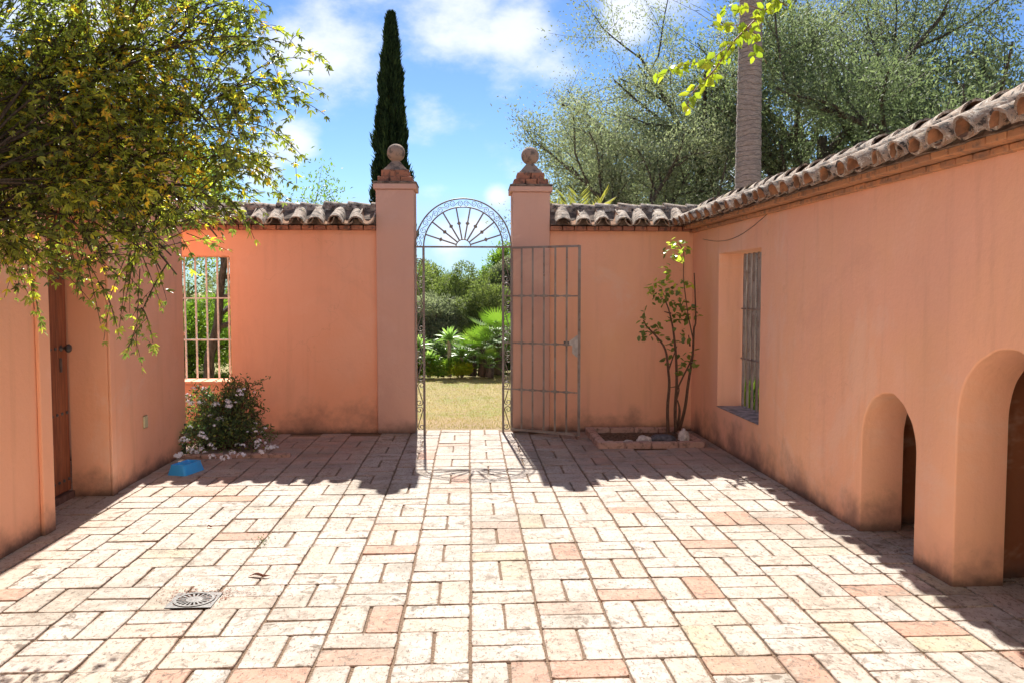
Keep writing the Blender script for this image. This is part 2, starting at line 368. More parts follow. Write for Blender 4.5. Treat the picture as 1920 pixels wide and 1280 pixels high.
DARKOAK = leafmat('dark_oak_leaf', [(0, (.085, .11, .068)), (.6, (.17, .21, .125)), (1, (.30, .34, .22))], .36, .65, .2, 1.0, False)
CYPR = leafmat('cypress_leaf', [(0, (.012, .026, .012)), (.6, (.028, .055, .020)), (1, (.055, .09, .028))], .15, .7, .2, 1)
BUSH = leafmat('grey_green_bush_leaf', [(0, (.09, .12, .045)), (.5, (.18, .22, .09)), (1, (.30, .34, .16))], .36, .65, .2, 1.1)
LIME = leafmat('lime_leaf', [(0, (.10, .17, .03)), (.6, (.17, .27, .04)), (1, (.28, .38, .06))], .45, .45, .4, 1.1)
PALML = leafmat('fan_palm_leaf', [(0, (.09, .17, .03)), (.6, (.18, .32, .05)), (1, (.32, .46, .09))], .36, .45, .4, .95)
AGAV = leafmat('agave_leaf', [(0, (.15, .25, .09)), (.6, (.27, .42, .15)), (1, (.42, .54, .26))], .35, .4, .5, 1.1)
SHRUB = leafmat('plumbago_leaf', [(0, (.05, .085, .045)), (.6, (.11, .17, .08)), (.9, (.20, .26, .08)), (1, (.34, .36, .09))], .35, .4, .4, 1.2)
ROSEL = leafmat('rose_leaf', [(0, (.08, .13, .04)), (.55, (.16, .23, .06)), (1, (.42, .48, .08))], .5, .28, .7, 1.5)
TWIGL = leafmat('young_lime_leaf', [(0, (.20, .27, .03)), (.6, (.34, .40, .035)), (1, (.46, .45, .05))], .5, .4, .4, 1.0)
GRASSM = leafmat('dry_grass_blade', [(0, (.20, .19, .06)), (.5, (.36, .30, .12)), (1, (.50, .40, .20))], .3, .6, .2, 1)
DRYLEAF = simple('dry_brown_leaf', (.20, .07, .04), .8, .2, 0, .4)

# positions measured for the rose, the flower heads, the hanging branch, the vine tips and the coloured bricks
ROSE_STEMS=[
[(2.009,8.350,0.015),(1.996,8.350,0.326),(2.008,8.350,0.562),(2.007,8.350,0.708),(1.962,8.350,0.925),(1.879,8.350,1.052),(1.787,8.350,1.151),(1.741,8.350,1.214)],
[(2.001,8.350,0.708),(2.045,8.350,0.834),(2.080,8.350,0.961)],
[(2.083,8.350,0.088),(2.079,8.350,0.325),(2.088,8.350,0.580),(2.082,8.350,0.834),(2.052,8.350,1.051),(2.032,8.350,1.178),(1.994,8.350,1.322),(1.957,8.350,1.429)],
[(2.127,8.350,0.105),(2.179,8.350,0.343),(2.213,8.350,0.598),(2.246,8.350,0.870),(2.261,8.350,1.123),(2.269,8.350,1.231),(2.250,8.350,1.690)],
[(2.089,8.350,0.507),(2.157,8.350,0.652),(2.228,8.350,0.815),(2.248,8.350,0.978),(2.225,8.350,1.123),(2.196,8.350,1.249),(2.166,8.350,1.447),(2.149,8.350,1.663),(2.139,8.350,1.895),(2.096,8.350,1.993)],
[(2.105,8.350,0.106),(2.115,8.350,0.307),(2.096,8.350,0.416)],
[(2.087,8.350,0.416),(2.104,8.350,0.544),(2.021,8.350,0.544)],
[(2.227,8.350,0.960),(2.198,8.350,1.069)],
[(2.022,8.350,1.286),(1.949,8.350,1.304)],
]
ROSE_LEAVES=[(2.068,8.350,2.002),(2.141,8.350,1.958),(2.187,8.350,1.904),(2.033,8.350,1.966),(1.970,8.350,1.930),(1.996,8.350,1.993),(2.096,8.350,1.931),(2.042,8.350,1.904),(1.961,8.350,1.895),(2.123,8.350,1.993),(2.052,8.350,1.833),(2.097,8.350,1.850),(2.016,8.350,1.806),(1.936,8.350,1.716),(1.972,8.350,1.716),(2.000,8.350,1.654),(2.009,8.350,1.609),(1.964,8.350,1.618),(1.864,8.350,1.600),(1.937,8.350,1.555),(1.892,8.350,1.573),(1.846,8.350,1.573),(2.074,8.350,1.555),(2.065,8.350,1.510),(2.092,8.350,1.537),(2.047,8.350,1.483),(2.146,8.350,1.600),(2.191,8.350,1.582),(1.856,8.350,1.501),(1.875,8.350,1.447),(1.829,8.350,1.465),(1.911,8.350,1.465),(1.902,8.350,1.501),(1.957,8.350,1.421),(1.884,8.350,1.412),(2.175,8.350,1.438),(2.221,8.350,1.375),(2.194,8.350,1.339),(2.285,8.350,1.354),(2.158,8.350,1.330),(2.241,8.350,1.276),(2.277,8.350,1.267),(2.204,8.350,1.285),(2.057,8.350,1.403),(2.049,8.350,1.358),(2.076,8.350,1.376),(2.023,8.350,1.196),(2.050,8.350,1.232),(2.114,8.350,1.231),(2.150,8.350,1.213),(2.077,8.350,1.241),(1.759,8.350,1.250),(1.778,8.350,1.196),(1.741,8.350,1.232),(1.760,8.350,1.178),(1.725,8.350,1.034),(1.797,8.350,1.097),(1.842,8.350,1.115),(1.887,8.350,1.160),(1.751,8.350,1.097),(1.897,8.350,1.052),(1.916,8.350,1.016),(1.879,8.350,1.070),(2.053,8.350,0.979),(2.063,8.350,0.898),(2.089,8.350,1.024),(2.155,8.350,0.807),(2.201,8.350,0.843),(2.229,8.350,0.797),(2.174,8.350,0.779),(2.152,8.350,1.051),(2.170,8.350,1.069),(2.111,8.350,0.707),(2.102,8.350,0.689),(2.018,8.350,0.798),(2.228,8.350,0.870),(2.192,8.350,1.573)]
FLOWERS=[(-2.812,8.150,0.160),(-2.750,8.150,0.103),(-2.533,7.947,0.050),(-2.670,8.150,0.436),(-2.687,8.150,0.492),(-2.562,8.150,0.436),(-2.546,8.150,0.324),(-2.309,8.150,0.406),(-2.393,8.150,0.277),(-2.567,8.150,0.185),(-2.140,7.406,0.050),(-2.143,7.626,0.050),(-2.021,7.486,0.050),(-2.014,7.999,0.050),(-2.008,8.150,0.134),(-1.873,7.894,0.050),(-1.828,7.911,0.050),(-1.887,7.658,0.050),(-2.096,8.150,0.126),(-2.589,7.515,0.050),(-2.756,8.138,0.050),(-2.270,7.455,0.050),(-2.436,8.150,0.416),(-2.712,8.150,0.196),(-2.545,7.738,0.050),(-2.318,8.150,0.397),(-2.196,8.009,0.050),(-2.492,8.150,0.315)]
TWIGS=[
[(1.620,4.200,3.109),(1.544,4.200,2.952),(1.467,4.200,2.896),(1.385,4.200,2.811),(1.319,4.200,2.748),(1.226,4.200,2.608),(1.160,4.200,2.542),(1.104,4.200,2.479),(1.086,4.200,2.410)],
[(1.300,4.200,2.729),(1.207,4.200,2.655),(1.102,4.200,2.633),(1.019,4.200,2.613),(0.934,4.200,2.576)],
[(1.403,4.200,2.830),(1.290,4.200,2.828),(1.204,4.200,2.827)],
[(1.385,4.200,2.811),(1.437,4.200,2.768),(1.411,4.200,2.676)],
[(1.467,4.200,2.896),(1.380,4.200,2.928),(1.273,4.200,2.908)],
[(1.226,4.200,2.608),(1.198,4.200,2.529)],
[(1.544,4.200,2.952),(1.591,4.200,2.913)],
]
TIPS=[(-0.863,5.000,2.560),(-0.990,5.000,2.299),(-1.042,5.000,2.923),(-1.008,5.000,2.114),(-1.260,5.000,2.571),(-1.225,5.000,1.974),(-1.273,5.000,1.866),(-1.261,5.000,1.649),(-2.037,5.000,1.151),(-1.807,5.000,1.213),(-2.609,5.000,1.262),(-1.370,5.000,3.173),(-1.171,5.000,2.450),(-1.237,5.000,2.174),(-1.411,5.000,2.630),(-1.100,5.000,3.087),(-1.957,5.000,1.307),(-1.395,5.000,1.896),(-1.490,5.000,1.741),(-1.406,5.000,1.337)]
REDS=[(-0.47,3.43),(-0.33,3.92),(0.25,3.19),(0.46,3.20),(0.78,4.04),(1.24,5.72),(0.51,4.78),(1.06,3.24),(1.33,3.20),(1.20,4.13),(1.47,4.89),(2.13,4.03),(1.82,5.38),(1.61,5.45),(2.11,3.56),(2.26,3.28),(-1.90,6.25),(-1.76,6.18),(-2.32,4.29),(-0.56,4.81),(-1.23,3.26),(-0.78,3.26),(-1.49,5.20),(2.10,5.36),(-0.34,7.61),(-1.45,7.84)]
GREENS=[(0.33,5.41),(0.14,4.72),(0.28,4.46),(2.50,4.12),(0.95,3.40),(1.70,3.47),(1.05,3.58),(-1.61,4.87),(1.90,3.48)]

# ------------------------------------------------------------------ ground
random.seed(7); np.random.seed(7)
def mk_lawn():
    t = NT('dry_lawn'); x, y, z = t.sep()
    c = t.mix(t.rng(t.noise(.9, 5), .38, .62), (.44, .36, .17), (.27, .30, .09))
    c = t.mix(t.rng(t.noise(7, 6, .7), .4, .65), c, (.40, .30, .17))
    near = t.rng(t.math('ADD', y, t.math('MULTIPLY', t.noise(1.5, 4), 1.5)), 10.2, 11.6, .75, 0)
    c = t.mix(near, c, (.42, .30, .19)); c = t.mix(t.rng(t.noise(60, 5, .8), .5, .7, 0, .6), c, (.16, .14, .06)); t.col(c)
    t.bump(t.noise(45, 6, .8), 1, .03); return t.m
LAWNM = mk_lawn()
g = MB(); n = 40
V = []; F = []
for s_, zz in ((0, 0),):
    pass
g.add([(-900, 9.2, -.02), (900, 9.2, -.02), (900, 1800, -.02), (-900, 1800, -.02)], [(0, 1, 2, 3)])
g.add([(-900, -900, -.03), (900, -900, -.03), (900, 9.2, -.03), (-900, 9.2, -.03)], [(0, 1, 2, 3)])
tag(g.build('ground', LAWNM), kind='structure')
bed = MB(); bed.add([(-4.3, -4.0, -.009), (4.3, -4.0, -.009), (4.3, 9.17, -.009), (-4.3, 9.17, -.009)], [(0, 1, 2, 3)])
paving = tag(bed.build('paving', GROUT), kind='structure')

GX, GY, SX, SY = .0025, 3.336, .31484, .3222
def rough_outline(w, h, n=3):
    """rectangle outline with n points a side, wobbled and with worn corners"""
    P = []
    cs = [(-w, -h), (w, -h), (w, h), (-w, h)]
    for k in range(4):
        a = cs[k]; b = cs[(k + 1) % 4]
        cut = random.uniform(.004, .012); L = math.hypot(b[0] - a[0], b[1] - a[1]); u = ((b[0] - a[0]) / L, (b[1] - a[1]) / L)
        for i in range(n):
            d = cut + (L - 2 * cut) * i / (n - 1)
            j = random.uniform(-.0025, .0028) if 0 < i < n - 1 else random.uniform(-.003, .001)
            nx, ny = u[1], -u[0]
            P.append((a[0] + u[0] * d + nx * j, a[1] + u[1] * d + ny * j))
    return P
def brick_geo(cx, cy, w, h, rot):
    P = rough_outline(w / 2, h / 2); n = len(P); z = random.uniform(-.0025, .0025); tx = random.uniform(-.012, .012); ty = random.uniform(-.012, .012)
    ca, sa = math.cos(rot), math.sin(rot); V = []
    for sc, dz in ((.74, .0005), (.972, 0), (1, -.004), (1.0, -.03)):
        for px, py in P:
            qx = px * (1 - (1 - sc) * .3) if w > h else px * sc; qy = py * (1 - (1 - sc) * .3) if h > w else py * sc
            V.append((cx + qx * ca - qy * sa, cy + qx * sa + qy * ca, z + qx * tx + qy * ty + dz))
    F = [tuple(range(n))]
    for r_ in range(3):
        for i in range(n): F.append((r_ * n + i, (r_ + 1) * n + i, (r_ + 1) * n + (i + 1) % n, r_ * n + (i + 1) % n))
    return V, F
# holes: the planter bed and the drain
def blocked(x, y):
    return (1.25 < x < 2.26 and 7.97 < y < 8.86) or (abs(x + 1.345) < .115 and abs(y - 4.09) < .105)
cells = []
for j in range(-22, 19):
    for i in range(-13, 13):
        if (i + j) % 2 == 0:
            for k in range(2): cells.append((GX + (i + .5) * SX, GY + (j + .25 + .5 * k) * SY, SX, SY / 2))
        else:
            for k in range(2): cells.append((GX + (i + .25 + .5 * k) * SX, GY + (j + .5) * SY, SX / 2, SY))
x = -2.4
bl = []
lst = []
for cx, cy, w, h in cells:
    if blocked(cx, cy): continue
    if cy > 9.14: continue
    if cx > 3.9 or cx < -4.1: continue
    if cy > 8.93 and not (-.6 < cx < .46) and cx > -2.9: continue
    cx += .004 * math.sin(cy * 1.3 + 1) ; cy += .006 * math.sin(cx * 1.1)
    ww = w - random.uniform(.007, .013); hh = h - random.uniform(.004, .009)
    inframe = cy > 3.0 and abs(cx - cy * .051) < cy * .62 and -2.66 < cx < 2.5
    # the tone of each brick: mostly cream, some bare red ones
    r_ = random.random(); tone = random.uniform(0, .45)
    if r_ < .035: tone = random.uniform(.55, .85)
    if any(abs(cx - a) < w / 2 and abs(cy - b) < h / 2 for a, b in REDS): tone = random.uniform(.85, 1)
    green = random.uniform(0, .25) if random.random() < .3 else 0
    if any(abs(cx - a) < w / 2 and abs(cy - b) < h / 2 for a, b in GREENS): green = random.uniform(.6, .9)
    lst.append((cy if inframe else 100 + abs(cy - 3), cx, cy, ww, hh, random.uniform(-.008, .008), tone, green, inframe))
lst.sort()
def add_tone(me, tones, greens):
    a = me.attributes.new('rim', 'FLOAT', 'POINT'); a.data.foreach_set('value', ([0.] * 12 + [1.] * 36) * (len(me.vertices) // 48))
    a = me.attributes.new('tone', 'FLOAT', 'FACE'); a.data.foreach_set('value', tones)
    a = me.attributes.new('green', 'FLOAT', 'FACE'); a.data.foreach_set('value', greens)
SV = []; SF = []; ST = []; SG = []
for k, (_, cx, cy, ww, hh, rot, tone, green, inf) in enumerate(lst):
    V, F = brick_geo(cx, cy, ww, hh, rot)
    if k < 300:
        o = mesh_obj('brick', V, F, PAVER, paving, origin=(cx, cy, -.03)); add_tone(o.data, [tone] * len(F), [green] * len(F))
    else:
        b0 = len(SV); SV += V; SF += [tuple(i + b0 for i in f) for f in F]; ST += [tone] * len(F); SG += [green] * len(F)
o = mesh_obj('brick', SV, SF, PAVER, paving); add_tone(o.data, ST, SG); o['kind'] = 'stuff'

# ------------------------------------------------------------------ walls with openings
def wall_part(name, m, parent, u0, u1, H, T, openings, fmap, bevel=.012, step=.5):
    """a plastered wall slab with window / arch openings (u0,u1,z0,z1,arched) whose front arrises are rounded.
    fmap(u, depth, z) -> world"""
    NA = 44; r = bevel
    def outline(op, off):
        a, b, z0, z1, arch = op; lo = z0 - (off if z0 > 0 else 0)
        if not arch: return [(a - off, lo), (a - off, z1 + off), (b + off, z1 + off), (b + off, lo)]
        R0 = (b - a) / 2; c = (a + b) / 2; wob = lambda i: .0035 * math.sin(i * .41 + a) + .002 * math.sin(i * 1.1)
        return [(a - off, lo)] + [(c - (R0 + off + wob(i) * math.sin(math.pi * i / NA)) * math.cos(math.pi * i / NA), z1 - R0 + (R0 + off + wob(i)) * math.sin(math.pi * i / NA)) for i in range(NA + 1)] + [(b + off, lo)]
    us = {round(u0, 5), round(u1, 5)}; k = 1
    while u0 + step * k < u1 - .05:
        us.add(round(u0 + step * k, 4)); k += 1
    V = []; F = []; SM = []
    def q(pts, smooth=False, ref=None):
        """ref: a (u, d, z) point the face must look at"""
        o = len(V); W_ = [Vector(fmap(*p)) for p in pts]; V.extend(W_); f = (o, o + 1, o + 2, o + 3)
        if ref is not None:
            c_ = (W_[0] + W_[1] + W_[2] + W_[3]) / 4; n_ = (W_[2] - W_[0]).cross(W_[3] - W_[1])
            if n_.dot(Vector(fmap(*ref)) - c_) < 0: f = f[::-1]
        F.append(f); SM.append(smooth)
    def face(d, off):
        dd = -9 if d == 0 else 9
        s = set(us); segs = []
        for op in openings:
            P = outline(op, off)
            for p in P: s.add(round(p[0], 5))
            top = P[1:-1]
            for p0, p1 in zip(top, top[1:]):
                if p1[0] - p0[0] > 1e-4: segs.append((p0, p1))
        s = [u for u in s if not any(outline(op, off)[0][0] + 1e-4 < u < outline(op, off)[-1][0] - 1e-4 for op in openings)]
        s = sorted(s); holes = [(outline(op, off)[0][0], outline(op, off)[-1][0]) for op in openings]
        for x0, x1 in zip(s, s[1:]):
            if x1 - x0 < 1e-5 or any(abs(x0 - h0) < 2e-4 and abs(x1 - h1) < 2e-4 for h0, h1 in holes): continue
            q([(x0, d, 0), (x1, d, 0), (x1, d, H), (x0, d, H)], False, ((x0 + x1) / 2, d + dd, H / 2))
        for p0, p1 in segs: q([(p0[0], d, p0[1]), (p1[0], d, p1[1]), (p1[0], d, H), (p0[0], d, H)], False, (p0[0], d + dd, H / 2))
        for op in openings:
            if op[2] > 0:
                P = outline(op, off); q([(P[0][0], d, 0), (P[-1][0], d, 0), (P[-1][0], d, P[-1][1]), (P[0][0], d, P[0][1])], False, (P[0][0], d + dd, 0))
    face(0, r); face(T, 0)
    for op in openings:
        rings = [(r * (1 - math.sin(R(90 * i / 4))), r * (1 - math.cos(R(90 * i / 4)))) for i in range(5)]
        for (o0, d0), (o1, d1) in list(zip(rings, rings[1:])) + [((0, r), (0, T))]:
            A = outline(op, o0); B = outline(op, o1); n = len(A)
            for i in range(n if op[2] > 0 else n - 1):
                j = (i + 1) % n; q([(A[i][0], d0, A[i][1]), (A[j][0], d0, A[j][1]), (B[j][0], d1, B[j][1]), (B[i][0], d1, B[i][1])], True, ((op[0] + op[1]) / 2, (-.05 if d1 <= r else T / 2), (op[2] + op[3]) / 2 - (.1 if op[4] else 0)))
    for a_, b_ in ((u0, u1),): q([(a_, 0, H), (b_, 0, H), (b_, T, H), (a_, T, H)], False, (a_, 0, H + 5))
    for u in (u0, u1): q([(u, 0, 0), (u, 0, H), (u, T, H), (u, T, 0)], False, (u + (9 if u == u1 else -9), 0, 1))
    bm = bmesh.new(); vs = [bm.verts.new(v) for v in V]
    for f, sm in zip(F, SM): bm.faces.new([vs[i] for i in f]).smooth = sm
    bmesh.ops.remove_doubles(bm, verts=bm.verts, dist=1e-4); bmesh.ops.dissolve_degenerate(bm, dist=1e-5, edges=bm.edges)
    bm.verts.index_update(); V = [v.co[:] for v in bm.verts]; F2 = [tuple(v.index for v in f.verts) for f in bm.faces]; S2 = [f.smooth for f in bm.faces]; bm.free()
    o = mesh_obj(name, V, F2, m, parent); o.data.polygons.foreach_set('use_smooth', S2); o.data.set_sharp_from_angle(angle=R(32)); return o

# ------------------------------------------------------------------ roof tiles
def barrel(r0, r1, L, th=.013, seg=9, arc=178, sag=0, jit=.0015):
    """half-cone tile, open side down, mouth at y=0, rising tail at y=L; outside slot 0, inside slot 1"""
    V = []; F = []; M = []; ny = 3
    for side in (0, 1):
        for iy in range(ny):
            t = iy / (ny - 1); r = r0 + (r1 - r0) * t - (th if side else 0)
            for i in range(seg + 1):
                a = R(90 - arc / 2 + arc * i / seg); j = random.uniform(-jit, jit)
                V.append(((r + j) * math.cos(a), L * t + (random.uniform(-.004, .004) if iy == 0 else 0), (r + j) * math.sin(a) * 1.02))
    n = seg + 1
    for iy in range(ny - 1):
        for i in range(seg):
            a = iy * n + i
            F.append((a, a + n, a + n + 1, a + 1)[::-1]); M.append(0)
            b = ny * n + a; F.append((b, b + n, b + n + 1, b + 1)); M.append(1)
    o = ny * n
    for i in range(seg):
        F.append((i, i + 1, o + i + 1, o + i)[::-1]); M.append(0)
        c = (ny - 1) * n; F.append((c + i, c + i + 1, o + c + i + 1, o + c + i)); M.append(0)
    for i in (0, seg):
        for iy in range(ny - 1):
            a = iy * n + i; F.append((a, a + n, o + a + n, o + a) if i else (a, a + n, o + a + n, o + a)[::-1]); M.append(0)
    me = bpy.data.meshes.new('roof_tile'); me.from_pydata(V, [], F); me.materials.append(TILE); me.materials.append(TILE_IN)
    me.polygons.foreach_set('material_index', M); me.polygons.foreach_set('use_smooth', [True] * len(F)); me.update(); me.set_sharp_from_angle(angle=R(50))
    return me
COVER = [barrel(random.uniform(.084, .092), random.uniform(.066, .072), random.uniform(.36, .39)) for _ in range(6)]
RIDGE = [barrel(random.uniform(.094, .102), random.uniform(.080, .085), random.uniform(.29, .31)) for _ in range(5)]
PITCH = R(24)
def coping(parent, a, b, tip, ridge, spacing, z_mouth, z_ridge, up, both=True, ridge_dir=1, ridge_step=.245, cover_off=0.5):
    """a, b: ends of the eave line (2D), 'up' the horizontal unit vector from eave to ridge"""
    a = Vector((*a, 0)); b = Vector((*b, 0)); L = (b - a).length; d = (b - a) / L; up = Vector((*up, 0))
    rz = math.atan2(up.y, up.x) - math.pi / 2
    n = int(L / spacing)
    for k in range(n + 1):
        s = (k + cover_off) * spacing
        if s < L - .03:
            p = a + d * (s + random.uniform(-.011, .011)) + up * (tip + random.uniform(-.022, .018)); z = z_mouth - .09 + random.uniform(-.007, .007)
            place('roof_tile', random.choice(COVER), parent, (p.x, p.y, z), (PITCH + random.uniform(-.05, .05), random.uniform(-.09, .09), rz + random.uniform(-.07, .07)), (random.uniform(.92, 1.06), 1, random.uniform(.9, 1.06)))
            if both:
                p = a + d * s + up * (2 * ridge - tip - .04)
                place('roof_tile', random.choice(COVER), parent, (p.x, p.y, z - .02), (PITCH, 0, rz + math.pi + random.uniform(-.03, .03)))
        s = (k + cover_off + .5) * spacing
        if s < L - .02:
            p = a + d * s + up * (tip + .015 + random.uniform(-.012, .01)); z = z_mouth - .015
            place('roof_tile', random.choice(COVER), parent, (p.x, p.y, z), (-PITCH, math.pi + random.uniform(-.04, .04), rz))
    # ridge
    rr = math.atan2(d.y, d.x) - math.pi / 2 + (0 if ridge_dir > 0 else math.pi)
    k = 0
    while k * ridge_step < L - .02:
        s = k * ridge_step if ridge_dir > 0 else L - k * ridge_step
        p = a + d * s + up * ridge
        place('ridge_tile', random.choice(RIDGE), parent, (p.x, p.y, z_ridge - .098 + random.uniform(-.009, .006)), (random.uniform(-.07, -.01), random.uniform(-.08, .08), rr + random.uniform(-.06, .06)))
        k += 1
    # mortar bed under the tiles
    m = MB(); prof = [(tip + .10, z_mouth - .085), (tip + .13, z_mouth - .03), (ridge - .07, z_ridge - .085), (ridge, z_ridge - .06), (ridge + .07, z_ridge - .085), (2 * ridge - tip - .16, z_mouth - .04), (2 * ridge - tip - .13, z_mouth - .095)]
    N = max(2, int(L / .06)); V = []
    for i in range(N + 1):
        for q, z in prof:
            p = a + d * (L * i / N) + up * q; jz = noise.noise(p * 9) * .008 + random.uniform(-.003, .003); V.append((p.x, p.y, z + jz))
    w = len(prof); F = [tuple(range(w)), tuple(range(N * w + w - 1, N * w - 1, -1))]
    for i in range(N):
        for j in range(w): F.append((i * w + j, (i + 1) * w + j, (i + 1) * w + (j + 1) % w, i * w + (j + 1) % w))
    m.add(V, F); m.build('mortar_bed', MORTAR, parent)
def cornice(parent, a, b, out, z0, z1, proj, back, blen, m, name='cornice_brick'):
    """a row of bricks along a->b (wall face line); 'out' the horizontal unit vector out of the wall"""
    a = Vector((*a, 0)); b = Vector((*b, 0)); L = (b - a).length; d = (b - a) / L; out = Vector((*out, 0)); n = max(1, round(L / blen)); l = L / n
    for k in range(n):
        bb = MB(); j = lambda s_: random.uniform(-s_, s_)
        bb.cham((-l / 2 + .005, -back, 0), (l / 2 - .005, proj + j(.004), z1 - z0 - .003 + j(.001)), .004, 0, .0015)
        c = a + d * (l * (k + .5)); M4 = Matrix((( d.x, out.x, 0, c.x), (d.y, out.y, 0, c.y), (0, 0, 1, z0), (0, 0, 0, 1)))
        bb.V = [tuple(M4 @ Vector(v)) for v in bb.V]
        if d.x * out.y - d.y * out.x < 0: bb.F = [f[::-1] for f in bb.F]
        bb.build(name, m, parent)

YB = 8.985                      # courtyard face of the back wall
PX = [(-.978, -.578), (.458, .856)]   # the gate pillars
# back wall, left of the gate
def backwall(name, label, x0, x1, ops, cov_off, ridge_dir, mm):
    t = thing(name, label, 'wall', ((x0 + x1) / 2, YB + .15, 0))
    wall_part('plaster_wall', mm, t, x0, x1, 2.15, .31, ops, lambda u, d, z: (u, YB + d, z))
    coping(t, (x0 + .005, YB), (x1 - .005, YB), -.215, .15, .2075, 2.288, 2.462, (0, 1), ridge_dir=ridge_dir, ridge_step=.25, cover_off=cov_off)
    cornice(t, (x0, YB), (x1, YB), (0, -1), 2.148, 2.196, .11, .12, .128, BRICK)
    return t
bl = backwall('garden_wall', 'orange plastered wall left of the gate, with the white barred window and flowering shrub', -4.3, PX[0][0] + .002, [(-3.45, -2.515, .56, 1.875, False)], .10, 1, ORANGE)
br = backwall('garden_wall', 'short orange plastered wall between the right gate pillar and the corner with the rose', PX[1][1] - .002, 2.78, [], .62, 1, ORANGE_R)
# grille and sill of its window
wg = MB(); wg.box((-3.47, YB - .012, .535), (-2.50, YB + .31, .563)); wg.build('window_sill', ORANGE, bl)
gr = MB(); gr.bar((-3.45, YB + .275, .985), (-2.515, YB + .275, .985), .016); gr.build('crossbar', WHITE_IRON, bl)
gr = MB(); gr.bar((-3.45, YB + .275, 1.435), (-2.515, YB + .275, 1.435), .014); gr.build('crossbar', WHITE_IRON, bl)
for k in range(8):
    xx = -2.605 - k * .1165
    gr = MB(); gr.bar((xx, YB + .275, .563), (xx, YB + .275, 1.875), .017); gr.build('window_bar', WHITE_IRON, bl)

# right wall
X0R = 2.408
def RX(y): return X0R + (8.99 - y) * .0098
nrm = Vector((-1, -.0098, 0)).normalized(); dw = Vector((.0098, -1, 0)).normalized()
def rmap(u, d, z):           # u = metres from the corner towards the camera
    p = Vector((X0R, YB + .0, 0)) + dw * u - nrm * d
    return (p.x, p.y, z)
UY = lambda y: YB - y
rw = thing('courtyard_wall', 'long orange wall on the right with barred window and two low arched openings', 'wall', (2.6, 5, 0))
wall_part('plaster_wall', ORANGE_R, rw, .0, 13.0, 2.15, .27, [(UY(8.06), UY(6.915), .385, 1.868, False), (UY(5.09), UY(4.465), 0, .91, True), (UY(4.09), UY(3.33), 0, 1.235, True)], rmap, bevel=.011)
e0 = Vector(rmap(.02, 0, 0)).xy; e1 = Vector(rmap(13.0, 0, 0)).xy
coping(rw, e0, e1, -.25, .14, .2085, 2.285, 2.475, -nrm.xy, ridge_dir=-1, ridge_step=.235, cover_off=.45)
cornice(rw, e0, e1, nrm.xy, 2.13, 2.165, .045, .1, .135, BRICK_R)
cornice(rw, e0, e1, nrm.xy, 2.166, 2.206, .12, .1, .15, BRICK_R)
def rpts(*L): return [rmap(*p) for p in L]
uw0, uw1 = UY(8.06), UY(6.915)
sm = MB(); P = rpts((uw0 + .004, -.004, .387), (uw1 - .004, -.004, .387), (uw1 - .004, .265, .387), (uw0 + .004, .265, .387)); P2 = [(a, b, c + .006) for a, b, c in P]
sm.add(P + P2, [(0, 1, 2, 3), (7, 6, 5, 4), (0, 4, 5, 1), (1, 5, 6, 2), (2, 6, 7, 3), (3, 7, 4, 0)])
sm.build('window_sill', simple('grey_cement', (.30, .24, .22), .9, .2, 0, .35, 12, .6), rw)
for k in range(9):
    u = uw0 + .06 + k * .128
    gb = MB(); gb.bar(rmap(u, .235, .393), rmap(u, .235, 1.868), .02); gb.build('window_bar', IRON, rw)
for z in (.86, 1.34):
    gb = MB(); gb.bar(rmap(uw0, .235, z), rmap(uw1, .235, z), .014); gb.build('crossbar', IRON, rw)
# wire hanging from a nail on the right wall
wr = MB(); pts = []
for i in range(15):
    t_ = i / 14; y = 8.60 - 1.95 * t_
    pts.append(rmap(UY(y), -.006, 2.045 + .0 * t_ - .11 * math.sin(math.pi * min(1, t_ * 1.02)) + .11 * t_))
wr.tube(pts, .0022, 4); wr.build('loose_wire', DARK_IRON, rw)
nl = MB()
for a in range(6): nl.tube([rmap(UY(6.65), -.01, 2.15 - .0), Vector(rmap(UY(6.65) + .018 * math.cos(a), -.02, 2.15 + .02 * math.sin(a * 1.1)))], .002, 3)
nl.V = [(x_, y_, z_ - .0) for x_, y_, z_ in nl.V]; nl.build('wire_hook', DARK_IRON, rw)
# low store behind the two arches
st = thing('low_store', 'dark low storeroom seen through the two arched openings of the right wall', 'shed', (3.3, 4.2, 0))
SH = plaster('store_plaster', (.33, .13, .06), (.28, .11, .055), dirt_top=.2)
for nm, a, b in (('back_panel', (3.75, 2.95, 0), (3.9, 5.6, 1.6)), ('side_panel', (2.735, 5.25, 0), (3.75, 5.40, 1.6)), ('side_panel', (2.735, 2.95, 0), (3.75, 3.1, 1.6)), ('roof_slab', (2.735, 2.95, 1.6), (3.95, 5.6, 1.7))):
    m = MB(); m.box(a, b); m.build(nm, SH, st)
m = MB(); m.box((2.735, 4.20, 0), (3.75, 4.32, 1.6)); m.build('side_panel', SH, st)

# left building
XL = -2.645
lb = thing('left_building', 'orange plastered house wall on the left with a recessed wooden door', 'building', (-4.3, 4, 0))
lmap = lambda u, d, z: (XL - d, u, z)
wall_part('plaster_wall', ORANGE_D, lb, -4.0, 7.92, 2.72, .275, [(5.385, 6.262, 0, 2.08, False)], lmap, bevel=.008)
m = MB(); m.box((-6.5, 7.62, 0), (XL - .275, 7.92, 2.72)); m.build('end_wall', ORANGE_D, lb)
m = MB(); m.box((-6.6, -4.0, 2.72), (XL + .01, 7.94, 2.80)); m.build('roof_slab', STONE, lb)
m = MB(); m.box((XL + .001, 5.245, 0), (XL + .026, 5.385, 2.2)); m.box((XL + .001, 6.262, 0), (XL + .02, 6.345, 2.2)); m.box((XL + .001, 5.386, 2.08), (XL + .024, 6.261, 2.2)); 
o = m.build('door_surround', ORANGE_D, lb)
bv = o.modifiers.new('soft_edge', 'BEVEL'); bv.width = .006; bv.segments = 2
